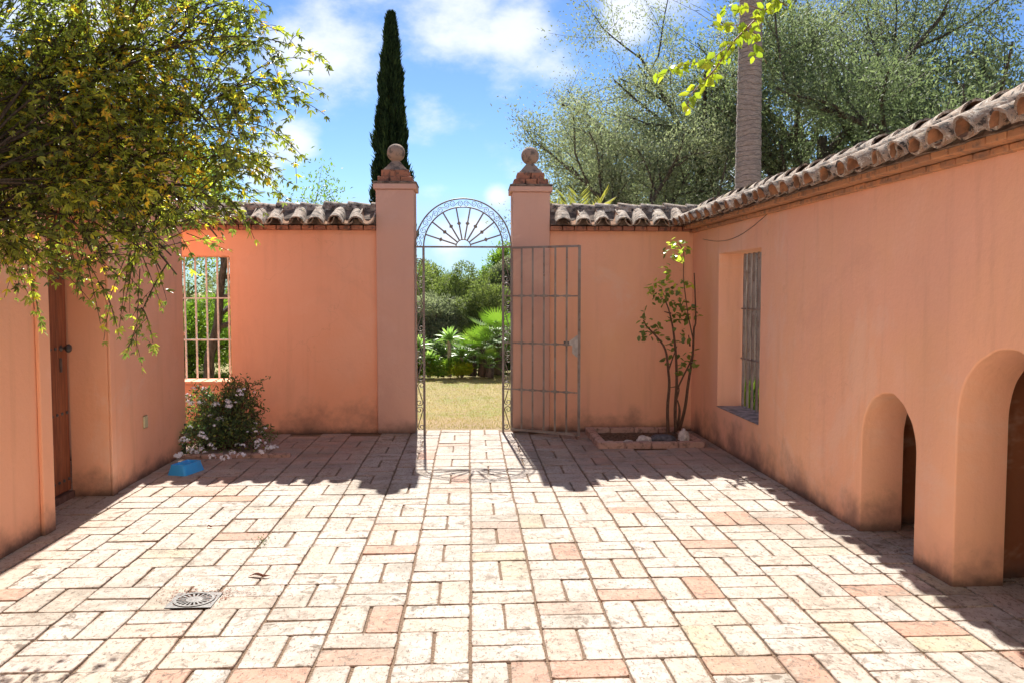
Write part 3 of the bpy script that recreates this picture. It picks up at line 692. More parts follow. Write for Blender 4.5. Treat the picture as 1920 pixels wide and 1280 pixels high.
XD = XL - .277
door = MB(); door.box((XD - .05, 5.385, .05), (XD - .03, 6.262, 2.08)); door = door.build('door', WOOD, lb)
npl = 6
for k in range(npl):
    a = 5.39 + .868 * k / npl; b = 5.39 + .868 * (k + 1) / npl
    m = MB(); m.cham((XD - .03, a + .002, .06), (XD - .004, b - .002, 2.07), .004); m.build('plank', WOOD, door)
for z in (.145, .63, 1.10, 1.6):
    for k in range(npl * 2):
        y = 5.39 + .868 * (k + .5) / (npl * 2)
        m = MB(); m.lathe((0, 0, 0), [(.013, 0), (.012, .005), (.007, .010), (.002, .0125)], 8)
        m.V = [(XD - .004 + z_, y + x_, z + y_) for x_, y_, z_ in m.V]; m.build('stud', DARK_IRON, door)
m = MB(); m.lathe((0, 0, 0), [(.022, 0), (.022, .006), (.009, .01), (.009, .03), (.02, .036), (.030, .048), (.031, .058), (.024, .07), (.008, .076)], 14)
m.V = [(XD - .004 + z_, 6.16 + x_, 1.10 + y_) for x_, y_, z_ in m.V]; m.build('door_knob', DARK_IRON, door, True)
m = MB(); m.box((XD - .004, 6.135, .93), (XD + .003, 6.165, 1.03)); m.build('keyhole_plate', DARK_IRON, door)
m = MB(); m.box((XD - .05, 5.386, -.01), (XD + .02, 6.261, .05)); m.build('threshold', simple('dark_sill', (.16, .09, .07), .9), lb)
m = MB(); m.cham((XL + .0, 6.895, .40), (XL + .014, 6.975, .50), .006); m.build('socket_cover', PLASTIC, lb)

hf = thing('bounce_wall', 'plain cream plastered wall added unseen behind the viewer to bounce sunlight', 'building', (0, -4.2, 0))
m = MB(); m.box((-2.9, -2.3, 0), (2.9, -1.9, 4.6)); m.build('plaster_wall', CREAM, hf)  # added out of frame so its sunlit face bounces light onto the shaded walls

# ------------------------------------------------------------------ gate pillars
for idx, ((xa, xb), lab, dz) in enumerate(zip(PX, ('plastered gate pillar with ball finial left of the gateway', 'plastered gate pillar with ball finial behind the open iron gate leaf'), (0, -.02))):
    cx = (xa + xb) / 2; cy = YB - .055 + .2; w = (xb - xa) / 2
    t = thing('gate_pillar', lab, 'pillar', (cx, cy, 0), 'ball topped gate pillars')
    m = MB(); m.box((cx - w, cy - w, 0), (cx + w, cy + w, 2.575 + dz))
    o = m.build('shaft', PILLAR, t); bv = o.modifiers.new('soft_edge', 'BEVEL'); bv.width = .010; bv.segments = 3
    m = MB(); m.cham((cx - w - .025, cy - w - .025, 2.576 + dz), (cx + w + .025, cy + w + .025, 2.632 + dz), .005); m.build('cap_band', PILLAR, t)
    m = MB(); m.cham((cx - w - .028, cy - w - .028, 2.633 + dz), (cx + w + .028, cy + w + .028, 2.654 + dz), .005, 0, .002); m.build('cap_slab', MORTAR, t)
    for (hw, za, zb, nb, mm) in ((.185, 2.655, 2.712, 3, BRICK), (.147, 2.713, 2.785, 2, BRICK)):
        za += dz; zb += dz
        for i in range(nb):
            for j in range(2):
                m = MB(); a = cx - hw + 2 * hw * i / nb; b = cy - hw + hw * j
                m.cham((a + .003, b + .003, za), (a + 2 * hw / nb - .003, b + hw - .003, zb), .005, 0, .003); m.build('brick', mm, t)
    m = MB(); pr = [(.125, 0), (.122, .010), (.098, .034), (.072, .066), (.046, .098), (.040, .110)]
    V = []; F = []
    for r_, z_ in pr:
        k_ = .93
        V += [(cx + sx * r_, cy + sy * r_, 2.786 + dz + z_) for sx, sy in ((-1, -1), (1, -1), (1, 1), (-1, 1))]
    for i in range(len(pr) - 1):
        for j in range(4): F.append((i * 4 + j, i * 4 + (j + 1) % 4, i * 4 + 4 + (j + 1) % 4, i * 4 + 4 + j))
    F.append((23, 22, 21, 20)[::-1]); F.append((3, 2, 1, 0)); m.add(V, F); o = m.build('finial_base', STONE, t)
    m = MB(); m.lathe((cx, cy, 2.885 + dz), [(.096 * math.sin(math.pi * i / 18) if 0 < i < 18 else .002, .096 - .096 * math.cos(math.pi * i / 18)) for i in range(19)], 28)
    m.build('ball_finial', STONE, t, True)

# ------------------------------------------------------------------ gate frame
YG = YB - .052; GC = -.062; ZC = 1.975
gt = thing('iron_gateway', 'iron gateway frame with scrolled side panels and sunburst arch between the pillars', 'gate frame', (GC, YG, 0))
XO, XI = .505, .420
for s_ in (-1, 1):
    m = MB(); m.bar((GC + s_ * XI, YG, 0), (GC + s_ * XI, YG, ZC), .024); m.build('post', IRON, gt)
    m = MB(); m.bar((GC + s_ * XO, YG, .03), (GC + s_ * XO, YG, ZC), .014); m.build('side_bar', IRON, gt)
m = MB(); m.bar((GC - XO, YG, ZC), (GC + XO, YG, ZC), .018); m.build('crossbar', IRON, gt)
def arcpts(r, a0=0, a1=180, n=40): return [(GC + r * math.cos(R(a0 + (a1 - a0) * i / n)), YG, ZC + r * math.sin(R(a0 + (a1 - a0) * i / n))) for i in range(n + 1)]
for r_, w_ in ((XO, .008), (.418, .0075), (.078, .006)):
    m = MB(); m.tube(arcpts(r_), w_, 6); m.build('arch_bar', IRON, gt, True)
for k in range(8):
    a = 18 + k * (144 / 7); m = MB(); c, s2 = math.cos(R(a)), math.sin(R(a))
    m.bar((GC + .078 * c, YG, ZC + .078 * s2), (GC + .418 * c, YG, ZC + .418 * s2), .015)
    for q in (.25,):
        m.bar((GC + (q - .014) * c, YG, ZC + (q - .014) * s2), (GC + (q + .014) * c, YG, ZC + (q + .014) * s2), .027)
        m.bar((GC + q * c - .021 * s2, YG, ZC + q * s2 + .021 * c), (GC + q * c + .021 * s2, YG, ZC + q * s2 - .021 * c), .012)
    m.build('sunray_bar', IRON, gt)
def spiral(c, r0, a0, turns, hand, n=18):
    out = []
    for i in range(n + 1):
        t_ = i / n; r = r0 * (1 - .78 * t_); a = a0 + hand * turns * 2 * math.pi * t_
        out.append((c[0] + r * math.cos(a), c[1] + r * math.sin(a)))
    return out
def scroll2d(w, h):
    """an S scroll in a w x h box centred on 0, as 2D points"""
    r = w * .44
    top = spiral((w * .12, h / 2 - r), r, math.pi, 1.25, -1)
    bot = spiral((-w * .12, -h / 2 + r), r, 0, 1.25, -1)
    return top[::-1] + bot
zc = .17; hS = .262
for s_ in (-1, 1):
    for k in range(7):
        P = scroll2d(.084, hS - .004); flip = s_ * (1 if k % 2 == 0 else -1)
        m = MB(); m.tube([(GC + s_ * (XI + XO) / 2 + x_ * flip, YG, .03 + hS * (k + .5) + z_) for x_, z_ in P], .0052, 5); m.build('scroll', IRON, gt, True)
for k in range(10):
    am = 9 + 18 * k; P = scroll2d(.074, .140); flip = 1 if k % 2 else -1
    rr = (XO + .418) / 2; m = MB(); pts = []
    for x_, z_ in P:
        r = rr + x_ * flip * .95; a = R(am) + z_ / rr; pts.append((GC + r * math.cos(a), YG, ZC + r * math.sin(a)))
    m.tube(pts, .0033, 5); m.build('scroll', IRON, gt, True)
# the open leaf
H0 = Vector((GC + XI + .018 + .07, YG - .04, 0)); H1 = Vector((1.115, 8.50, 0)); dl = (H1 - H0); LW = dl.length; dl.normalize()
lf = thing('iron_gate', 'open iron gate leaf of plain vertical bars swung against the right pillar', 'gate', H0[:])
def lp(u, z, off=0): p = H0 + dl * u; return (p.x + off * dl.y, p.y - off * dl.x, z)
for u, w_ in ((0, .022), (LW, .026)):
    m = MB(); m.bar(lp(u, .03), lp(u, 1.972), w_); m.build('leaf_post', IRON, lf)
for z, w_ in ((1.965, .02), (.045, .026)):
    m = MB(); m.bar(lp(0, z), lp(LW, z), w_); m.build('rail', IRON, lf)
for z in (.475, .965, 1.46):
    m = MB(); m.bar(lp(0, z), lp(LW - .02, z), .013); m.build('rail', IRON, lf)
for k in range(5):
    u = LW * (k + 1) / 6 - .01
    m = MB(); m.bar(lp(u, .045), lp(u, 1.965), .018)
    for z in (.475, .965, 1.46):
        m.bar(lp(u, z - .014), lp(u, z + .014), .034); m.bar(lp(u - .04, z, 0), lp(u + .04, z, 0), .02)
    m.build('gate_bar', IRON, lf)
lk = MB(); P = [(-.105, 1.0), (-.02, 1.06), (-.004, 1.06), (-.004, .84), (-.02, .84), (-.07, .88), (-.07, .955), (-.105, .965)]
V = [lp(LW + u, z, -.008) for u, z in P] + [lp(LW + u, z, .012) for u, z in P]; n = len(P)
lk.add(V, [tuple(range(n)), tuple(range(2 * n - 1, n - 1, -1))] + [(i, i + n, (i + 1) % n + n, (i + 1) % n) for i in range(n)])
lkp = lk.build('lock_plate', simple('pale_grey_metal', (.42, .40, .37), .5, .4, .2, .2), lf)
m = MB(); m.bar(lp(LW - .045, .89, -.0155), lp(LW - .045, .935, -.0155), .016); m.build('keyhole', DARK_IRON, lf)
m = MB(); m.bar(lp(LW - .17, .985, -.01), lp(LW - .02, .985, -.01), .026); m.build('bolt', DARK_IRON, lf)
for z in (.475, .965, 1.46):
    m = MB(); m.bar((GC + XI, YG, z), lp(0, z), .014); m.build('hinge', IRON, lf)

# ------------------------------------------------------------------ small things
# planter bed
pb = thing('planter_bed', 'low brick edged planter with soil and rocks in the right corner', 'planter', (1.75, 8.4, 0))
x0, x1, y0, y1 = 1.23, 2.27, 7.94, 8.88; hz = .06; w = .085
rows = [((x0, y0), (x1, y0), (0, -1), 4), ((x0, y1 - w), (x1, y1 - w), (0, -1), 4)]
for a, b, _, nn in rows:
    for k in range(nn):
        m = MB(); xa = a[0] + (b[0] - a[0]) * k / nn; xb = a[0] + (b[0] - a[0]) * (k + 1) / nn
        m.cham((xa + .003, a[1], -.005), (xb - .003, a[1] + w, hz + random.uniform(-.003, .003)), .006, 0, .002); m.build('edging_brick', EDGEB, pb)
for xx in (x0, x1 - w):
    for k in range(3):
        ya = y0 + w + (y1 - y0 - 2 * w) * k / 3; yb = y0 + w + (y1 - y0 - 2 * w) * (k + 1) / 3
        m = MB(); m.cham((xx, ya + .003, -.005), (xx + w, yb - .003, hz + random.uniform(-.003, .003)), .006, 0, .002); m.build('edging_brick', EDGEB, pb)
m = MB(); N = 14; V = [(x0 + .06 + (x1 - x0 - .12) * i / N, y0 + .06 + (y1 - y0 - .12) * j / N, .012 + .014 * noise.noise(Vector((i * .7, j * .7, 3)))) for j in range(N + 1) for i in range(N + 1)]
m.add(V, [(j * (N + 1) + i, j * (N + 1) + i + 1, (j + 1) * (N + 1) + i + 1, (j + 1) * (N + 1) + i) for j in range(N) for i in range(N)]); m.build('soil', SOIL, pb, True)
def rock(label, c, s, m_, seed, group=None):
    bm = bmesh.new(); bmesh.ops.create_icosphere(bm, subdivisions=3, radius=1)
    for v in bm.verts:
        q = v.co.normalized(); d = 1 + .28 * noise.noise(q * 1.4 + Vector((seed, 0, 0))) + .13 * noise.noise(q * 3.7 + Vector((0, seed, 0)))
        v.co = Vector((q.x * s[0] * d, q.y * s[1] * d, max(-.25, q.z) * s[2] * d)) + Vector(c)
    V = [v.co[:] for v in bm.verts]; bm.verts.index_update(); F = [tuple(v.index for v in f.verts) for f in bm.faces]; bm.free()
    return tag(mesh_obj('rock', V, F, m_, smooth=True, sharp=28), label, 'rock', group)
rock('tall pale rock at the foot of the rose in the planter', (2.10, 8.10, .075), (.055, .05, .085), ROCKW, 1)
rock('broad dark rock in the planter left of the rose stems', (1.905, 8.18, .045), (.14, .09, .05), ROCKD, 5)
rock('rounded pale rock left of the dark rock in the planter', (1.715, 8.14, .05), (.075, .06, .045), ROCKW, 9)
rock('small flat grey rock low in the middle of the planter', (1.55, 8.09, .035), (.055, .04, .025), ROCKW, 13)
rock('small flat pebble nearest the left edge of the planter', (1.37, 8.12, .03), (.05, .035, .02), ROCKW, 17)

# pet bowl
pbowl = thing('pet_bowl', 'blue plastic double pet bowl on the paving by the shrub', 'pet bowl', (-2.37, 7.08, 0))
m = MB(); ang = R(74); cA, sA = math.cos(ang), math.sin(ang)
def rr_(hx, hy, rc, z, n=5, ox=0):
    P = []
    for qx, qy, a0 in ((1, 1, 0), (-1, 1, 90), (-1, -1, 180), (1, -1, 270)):
        for i in range(n):
            a = R(a0 + 90 * i / (n - 1)); P.append((ox + qx * (hx - rc) + rc * math.cos(a), qy * (hy - rc) + rc * math.sin(a), z))
    return P
def loft(mb, rings, m_=0, cap=False):
    n = len(rings[0]); V = [v for r in rings for v in r]; F = []
    for i in range(len(rings) - 1):
        for j in range(n): F.append((i * n + j, i * n + (j + 1) % n, (i + 1) * n + (j + 1) % n, (i + 1) * n + j))
    if cap: F.append(tuple(range((len(rings) - 1) * n, len(rings) * n)))
    mb.add(V, F, m_)
loft(m, [rr_(.165, .103, .03, 0), rr_(.160, .099, .03, .012), rr_(.142, .080, .03, .066), rr_(.139, .077, .028, .072), rr_(.136, .074, .026, .072)])
for ox in (-.066, .066):
    loft(m, [rr_(.062, .070, .024, .0722, ox=ox), rr_(.058, .066, .022, .066, ox=ox), rr_(.046, .052, .022, .016, ox=ox), rr_(.02, .02, .01, .014, ox=ox)], cap=True)
# rim between the two wells
n_ = 20
m.box((-.006, -.072, .060), (.006, .072, .0722)); m.box((-.134, .068, .064), (.134, .0735, .0722)); m.box((-.134, -.0735, .064), (.134, -.068, .0722))
m.box((-.1355, -.07, .064), (-.126, .07, .0722)); m.box((.126, -.07, .064), (.1355, .07, .0722))
m.V = [(-2.37 + .86 * (x_ * cA - y_ * sA), 7.08 + .86 * (x_ * sA + y_ * cA), z_ * 1.15 + .001) for x_, y_, z_ in m.V]; m.build('bowl_body', BLUE, pbowl, True, 40)

# drain
V, F = brick_geo(-1.3355, 4.252, .140, .088, 0); o = mesh_obj('brick', V, F, PAVER, paving, origin=(-1.3355, 4.252, -.03)); add_tone(o.data, [.2] * len(F), [.1] * len(F))
V, F = brick_geo(-1.4875, 4.14, .145, .31, 0)
dr = thing('drain_cover', 'grey slotted round drain grate set in a square plate among the bricks', 'drain cover', (-1.345, 4.09, -.01))
cx, cy = -1.345, 4.09
m = MB(); m.box((cx - .108, cy - .100, -.02), (cx + .108, cy + .100, .002)); m.build('drain_pit', DRAINB, dr)
def ringm(mb, r0, r1, z0, z1, n=40):
    V = []; F = []
    for r, z in ((r0, z0), (r0, z1), (r1, z1), (r1, z0)):
        V += [(cx + r * math.cos(2 * math.pi * i / n), cy + r * math.sin(2 * math.pi * i / n), z) for i in range(n)]
    for k in range(4):
        for i in range(n): F.append((k * n + i, k * n + (i + 1) % n, ((k + 1) % 4) * n + (i + 1) % n, ((k + 1) % 4) * n + i))
    mb.add(V, F)
m = MB(); n = 40; V = [(cx + .099 * math.cos(2 * math.pi * i / n), cy + .099 * math.sin(2 * math.pi * i / n), .005) for i in range(n)]
sq = []
for i in range(n):
    a = 2 * math.pi * i / n; k = 1 / max(abs(math.cos(a)), abs(math.sin(a))); sq.append((cx + .110 * k * math.cos(a), cy + .102 * k * math.sin(a), .005))
m.add(V + sq, [(i, n + i, n + (i + 1) % n, (i + 1) % n) for i in range(n)]); m.build('frame_plate', DRAINM, dr)
m = MB(); ringm(m, .082, .096, -.004, .009); m.build('outer_ring', DRAINM, dr, True, 40)
m = MB(); m.lathe((cx, cy, -.004), [(.042, 0), (.042, .011), (.038, .013), (.004, .0135)], 28); m.build('centre_disc', DRAINM, dr)
for k in range(20):
    a = 2 * math.pi * k / 20; m = MB()
    P = []
    for r, hw in ((.041, .003), (.083, .0055)):
        for s_ in (-1, 1): P.append((cx + r * math.cos(a) - s_ * hw * math.sin(a), cy + r * math.sin(a) + s_ * hw * math.cos(a)))
    V = [(x_, y_, -.002) for x_, y_ in P] + [(x_, y_, .007) for x_, y_ in P]
    m.add(V, [(4, 6, 7, 5), (0, 1, 3, 2), (0, 4, 5, 1), (2, 3, 7, 6), (0, 2, 6, 4), (1, 5, 7, 3)]); m.build('spoke', DRAINM, dr)
wd = thing('joint_weed', 'tiny green weed growing in a joint between the sunlit bricks', 'weed', (-1.25, 5.05, 0))
m = MB()
for k in range(46):
    x_ = -1.25 + random.gauss(0, .035); y_ = 5.05 + random.gauss(0, .06); a = random.uniform(0, 6.28); L = random.uniform(.008, .02)
    m.add([(x_, y_, 0), (x_ + L * .6 * math.cos(a + .4), y_ + L * .6 * math.sin(a + .4), .008), (x_ + L * math.cos(a), y_ + L * math.sin(a), .012), (x_ + L * .6 * math.cos(a - .4), y_ + L * .6 * math.sin(a - .4), .008)], [(0, 1, 2, 3)])
m.build('leaves', simple('weed_green', (.10, .16, .03)), wd)
# dry leaves and litter
def dryleaf(label, x_, y_, rot, L=.11, wd=.014):
    V = []; F = []; n = 8
    for i in range(n + 1):
        t_ = i / n; w_ = wd * math.sin(math.pi * min(1, t_ * .9 + .08)) ** .8 * (1 - .3 * t_); z = .004 + .006 * math.sin(t_ * 5) ** 2
        for s_, dz in ((-1, .012), (0, 0), (1, .010)):
            px = (t_ - .5) * L; py = s_ * w_ + .008 * math.sin(t_ * 6)
            V.append((x_ + px * math.cos(rot) - py * math.sin(rot), y_ + px * math.sin(rot) + py * math.cos(rot), z + dz * math.sin(math.pi * t_)))
    for i in range(n):
        for j in range(2): F.append((i * 3 + j, i * 3 + j + 1, i * 3 + 4 + j, i * 3 + 3 + j))
    tag(mesh_obj('dry_leaf', V, F, DRYLEAF), label, 'leaf')
dryleaf('curled dark red dry leaf lying on the bricks behind the drain', -1.11, 4.42, R(-6), .125)
dryleaf('tiny brown dry leaf on the sunlit bricks left of the middle', -1.66, 5.38, R(30), .035, .01)
lt = MB()
for k in range(900):
    if k % 3 == 0: x_ = -1.345 + random.gauss(0, .13); y_ = 4.16 + random.gauss(0, .06)
    elif k % 3 == 1:
        i = random.randint(-8, 8); x_ = GX + i * SX + random.gauss(0, .012); y_ = random.uniform(3, 9)
    else: x_ = random.uniform(-2.6, 2.4); y_ = random.uniform(3, 8.9)
    a = random.uniform(0, 3.14); L = random.uniform(.004, .013); w_ = random.uniform(.0012, .003); c, s_ = math.cos(a), math.sin(a); z = random.uniform(.002, .006)
    lt.add([(x_ - L * c, y_ - L * s_, z), (x_ + w_ * s_, y_ - w_ * c, z + .003), (x_ + L * c, y_ + L * s_, z), (x_ - w_ * s_, y_ + w_ * c, z + .003)], [(0, 1, 2, 3)])
tag(lt.build('leaf_litter', DRYLEAF), 'tiny bits of dry litter scattered over the brick joints', 'litter', kind='stuff')

# ------------------------------------------------------------------ foliage helpers
rng = np.random.default_rng(11)
def unit(v): return v / np.maximum(np.linalg.norm(v, axis=1, keepdims=True), 1e-9)
def leaves(P, D, L, Wd, N=None, fold=.25, quad=True):
    """lance-shaped leaves: P base points, D directions, L lengths, Wd widths -> V, F (4 corners; 6 if folded)"""
    n = len(P); D = unit(D)
    if N is None: N = rng.normal(size=(n, 3))
    side = unit(np.cross(D, N)); nn = np.cross(side, D)
    L = np.broadcast_to(np.asarray(L, float), (n,))[:, None]; Wd = np.broadcast_to(np.asarray(Wd, float), (n,))[:, None]
    if quad:
        V = np.stack([P, P + D * L * .45 + side * Wd / 2 + nn * Wd * fold, P + D * L, P + D * L * .45 - side * Wd / 2 + nn * Wd * fold], 1)
        return V.reshape(-1, 3), np.arange(4 * n).reshape(n, 4)
    c = -nn * Wd * fold
    V = np.stack([P, P + D * L * .35 + side * Wd / 2, P + D * L * .75 + side * Wd * .33 - nn * L * .04, P + D * L - nn * L * .12,
                  P + D * L * .75 - side * Wd * .33 - nn * L * .04, P + D * L * .35 - side * Wd / 2, P + D * L * .35 + c, P + D * L * .75 + c - nn * L * .04], 1)
    base = np.arange(n)[:, None] * 8
    F = np.concatenate([base + [0, 1, 6, 6], base + [1, 2, 7, 6], base + [2, 3, 7, 7], base + [3, 4, 7, 7], base + [4, 5, 6, 7], base + [5, 0, 6, 6]], 0)
    # no degenerate quads: use triangles only
    T = [(0, 1, 6), (1, 2, 7), (1, 7, 6), (2, 3, 7), (3, 4, 7), (4, 5, 6), (4, 6, 7), (5, 0, 6)]
    F = np.concatenate([base + np.array(t)[None, :] for t in T], 0)
    return V.reshape(-1, 3), F
def foliage(name, P, D, L, Wd, m, parent, r, N=None, quad=True, fold=.25):
    V, F = leaves(P, D, L, Wd, N, fold, quad)
    k = 1 if quad else 8
    rr = np.tile(r, k)
    o = (float(P[:, 0].mean()), float(P[:, 1].mean()), float(P[:, 2].min()))
    me = fast_mesh(name, V - np.array(o), F, m, rr)
    return place(name, me, parent, o)

def grow(rs, p, d, L, r, level, cfg, tubes, segs):
    """recursive limbs; tubes collects (points, radii), segs the fine twigs that carry leaves"""
    n = 5 if level < 2 else 4; pts = [p]; rad = [r]; q = p.copy(); v = d.normalized()
    for i in range(n):
        v = (v + Vector([rs.gauss(0, cfg['wob']) for _ in range(3)]) + Vector((0, 0, cfg['up'] if level else .0))).normalized()
        q = q + v * (L / n); pts.append(q.copy()); rad.append(r * (1 - .55 * (i + 1) / n))
    tubes.append((pts, rad, level))
    if level >= cfg['levels']: segs.append((pts, L)); return
    if level >= cfg['levels'] - 1: segs.append((pts, L))
    nb = cfg['nb'][level]
    for k in range(nb):
        t = (k + .6 + rs.random() * .7) / (nb + .6); t = min(1, cfg['first'][level] + t * (1 - cfg['first'][level])); f = t * n; i = min(n - 1, int(f))
        s = pts[i].lerp(pts[i + 1], f - i)
        axis = v.orthogonal(); axis.rotate(Matrix.Rotation(rs.random() * 6.283, 3, v)); ang = cfg['ang'] * (.7 + .6 * rs.random())
        nd = v * math.cos(ang) + axis * math.sin(ang)
        grow(rs, s, nd, L * cfg['len'][level] * (.75 + .5 * rs.random()), max(.004, r * (1 - .5 * t) * .62), level + 1, cfg, tubes, segs)
def tree(name, label, base, H, seed, nleaf, m, lsize, cfg=None, lean=(0, 0), spread=.16, cat='tree', group=None, trunk_r=.14, barkm=None, crown_name='crown', droop=0., bend=None):
    c = dict(levels=3, nb=[6, 5, 5], first=[.35, .25, .2], len=[.62, .6, .55], ang=.75, wob=.13, up=.10); c.update(cfg or {})
    rs = random.Random(seed); t = thing(name, label, cat, base, group)
    tubes = []; segs = []
    grow(rs, Vector(base), Vector((lean[0], lean[1], 1)), H * .55, trunk_r, 0, c, tubes, segs)
    m_ = MB()
    for pts, rad, lev in tubes: m_.tube(pts, [q_ * (1.5 if lev < 3 else 1.1) for q_ in rad], 8 if lev == 0 else 5 if lev < 3 else 3, cap=False)
    m_.build('trunk', barkm or BARK, t, True, origin=base)
    w = np.array([s[1] for s in segs]) * (np.random.default_rng(seed + 5).random(len(segs)) ** 1.1 + .04); idx = rng.choice(len(segs), nleaf, p=w / w.sum()); A = np.array([[list(q) for q in s[0][:5]] for s in segs])
    f = rng.random(nleaf) ** .8 * (A.shape[1] - 1); i = np.minimum(f.astype(int), A.shape[1] - 2); fr = (f - i)[:, None]
    P = A[idx, i] * (1 - fr) + A[idx, i + 1] * fr; D0 = unit(A[idx, i + 1] - A[idx, i])
    P = P + rng.normal(size=P.shape) * spread * np.array([1, 1, .8])
    D = unit(D0 * .8 + rng.normal(size=P.shape) * .8 + np.array([0, 0, .1 - droop]))
    cl = np.random.default_rng(seed).random(len(segs))[idx] * .5
    foliage(crown_name, P, D, rng.uniform(.7, 1.3, nleaf) * lsize, rng.uniform(.8, 1.2, nleaf) * lsize * .36, m, t, np.clip(cl + rng.random(nleaf) * .6, 0, 1))
    return t

# ------------------------------------------------------------------ trees to the right, beyond the walls
def bx_(px, Y): return Y * math.tan(math.atan((px - 960) / 1575) + math.radians(2.9))
T_ = dict(levels=3)
tree('olive_tree', 'slender olive tree leaning left with airy crown against the blue sky, right of the gateway', (3.9, 17.5, 0), 6.4, 3, 33000, OLIVE, .085, dict(nb=[7, 6, 5], ang=.62, up=.06, len=[.66, .6, .5]), (-.34, 0), .19, trunk_r=.12)
tree('olive_tree', 'grey green olive tree between the leaning olive and the bare palm trunk', (5.1, 20, 0), 9.2, 8, 56000, OLIVE, .085, dict(nb=[8, 6, 5], ang=.85, up=.05, first=[.25, .2, .2]), (.0, 0), .24, trunk_r=.16)
tree('olive_tree', 'tall olive tree with dark forked limbs just right of the palm trunk', (7.5, 18, 0), 9.2, 21, 46000, DARKOAK, .085, dict(nb=[7, 6, 5], ang=.72, up=.05, first=[.25, .2, .2]), (.04, 0), .21, trunk_r=.17)
tree('olive_tree', 'dense dark green tree above the right roof tiles at the picture edge', (10.4, 18, 0), 9.6, 33, 66000, DARKOAK, .095, dict(nb=[8, 6, 5], ang=.85, up=.03, first=[.2, .2, .2]), (0, 0), .28, trunk_r=.18)
tree('olive_tree', 'light green leafy tree filling the gap between the dark trees on the right', (9.3, 23, 0), 11.5, 45, 46000, OLIVE, .10, dict(nb=[8, 6, 5], ang=.8, up=.04, first=[.25, .2, .2]), (0, 0), .28, trunk_r=.2)
tree('olive_tree', 'further grey green tree behind the forked olive and the palm trunk', (6.6, 27, 0), 10.6, 52, 30000, OLIVE, .10, dict(nb=[8, 6, 5], ang=.8, up=.04, first=[.25, .2, .2]), (0, 0), .3, trunk_r=.2)
tree('olive_tree', 'farthest dense tree beyond the right roof, half cut by the picture edge', (14.5, 22, 0), 11.5, 61, 30000, DARKOAK, .11, dict(nb=[8, 6, 5], ang=.85, up=.03, first=[.2, .2, .2]), (0, 0), .3, trunk_r=.2)

# palm trunk
pt = thing('palm_tree', 'tall bare ringed grey palm trunk rising behind the right wall', 'palm tree', (4.07, 12.2, 0))
m = MB(); prof = []; H = 12.5
n = 220
for i in range(n + 1):
    z = H * i / n; r = .215 - .055 * min(1, z / 5.5) - .012 * max(0, (z - 5.5) / 7) + .0045 * (1 if (i % 3) else -1); prof.append((r, z))
m.lathe((4.07, 12.2, 0), prof, 22); m.build('trunk', PALMBARK, pt, True)
def frond(P0, d, L, droop, nl=34, ll=.5, mat_=PALML):
    """feather palm frond"""
    pts = []; v = Vector(d).normalized(); q = Vector(P0); n = 10
    for i in range(n + 1):
        pts.append(q.copy()); v = (v + Vector((0, 0, -droop))).normalized(); q = q + v * (L / n)
    P = []; D = []
    for k in range(nl):
        f = (k + .5) / nl * n; i = min(n - 1, int(f)); p = pts[i].lerp(pts[i + 1], f - i); t_ = (pts[i + 1] - pts[i]).normalized(); s = t_.cross(Vector((0, 0, 1))).normalized()
        for sg in (-1, 1): P.append(p); D.append(t_ * .7 + s * sg * .8 + Vector((0, 0, .12)))
    V, F = leaves(np.array(P), np.array(D), ll, ll * .09)
    return V, F, pts
def feather_crown(t, c, nf, L, ll, elev, mat_, seed, name='frond'):
    rs = random.Random(seed)
    for k in range(nf):
        a = 2.4 * k; e = R(elev[0] + (elev[1] - elev[0]) * k / nf); d = (math.cos(a) * math.cos(e), math.sin(a) * math.cos(e), math.sin(e))
        V, F, pts = frond(c, d, L * rs.uniform(.85, 1.1), .055 + .05 * (1 - k / nf), ll=ll)
        me = fast_mesh(name, V - np.array(c), F, mat_, np.full(len(F), rs.random())); o = place(name, me, t, c)
feather_crown(pt, (4.07, 12.2, 12.45), 16, 2.2, .5, (-25, 75), PALML, 4)
DATE = leafmat('date_palm_leaf', [(0, (.20, .20, .06)), (1, (.36, .32, .10))], .4, .45, .4, 1.2)
dp = thing('palm_tree', 'yellow green date palm tip showing above the wall behind the right gate pillar', 'palm tree', (1.93, 15, 0))
m = MB(); m.tube([(1.93, 15, 0), (1.93, 15, 1.1), (1.95, 15, 2.2)], [.2, .17, .17], 12); m.build('trunk', PALMBARK, dp, True)
feather_crown(dp, (1.95, 15, 2.15), 16, 1.15, .30, (25, 85), DATE, 9)

# cypress
cb = (-2.06, 22.5, 0)
cy_ = thing('cypress_tree', 'tall narrow dark cypress rising behind the left gate pillar', 'tree', cb)
m = MB(); m.tube([cb, (cb[0], cb[1], 4), (cb[0], cb[1], 8.6)], [.13, .1, .02], 8); m.build('trunk', BARK, cy_, True)
def cyr(z):  # crown radius
    t_ = z / 8.4
    return .50 * (min(1, (t_ + .02) * 7) ** .6) * (1 - max(0, (t_ - .30) / .70)) ** .62 + .012
n = 60000; z = rng.random(n) ** .85 * 8.4 + .25; a = rng.random(n) * 2 * np.pi
rad = np.array([cyr(q - .25) for q in z])
flute = 1 + .10 * np.sin(z * 9 + a * 3) + .16 * np.sin(a * 5 + z * .8) + .10 * np.sin(a * 11 - z * 1.7) + .09 * np.sin(z * 4.7 + a * 2)
gapf = np.exp(-((((a - 4.55 + .1 * np.sin(z)) + np.pi) % (2 * np.pi) - np.pi) / .16) ** 2) * .75 * (z < 7.2)
rr = rad * (flute - gapf) * np.sqrt(rng.uniform(.42, 1.0, n))
P = np.stack([cb[0] + rr * np.cos(a) + .02 * z * .2, cb[1] + rr * np.sin(a), z], 1)
D = np.stack([np.cos(a) * .28, np.sin(a) * .28, np.ones(n)], 1) + rng.normal(size=(n, 3)) * .16
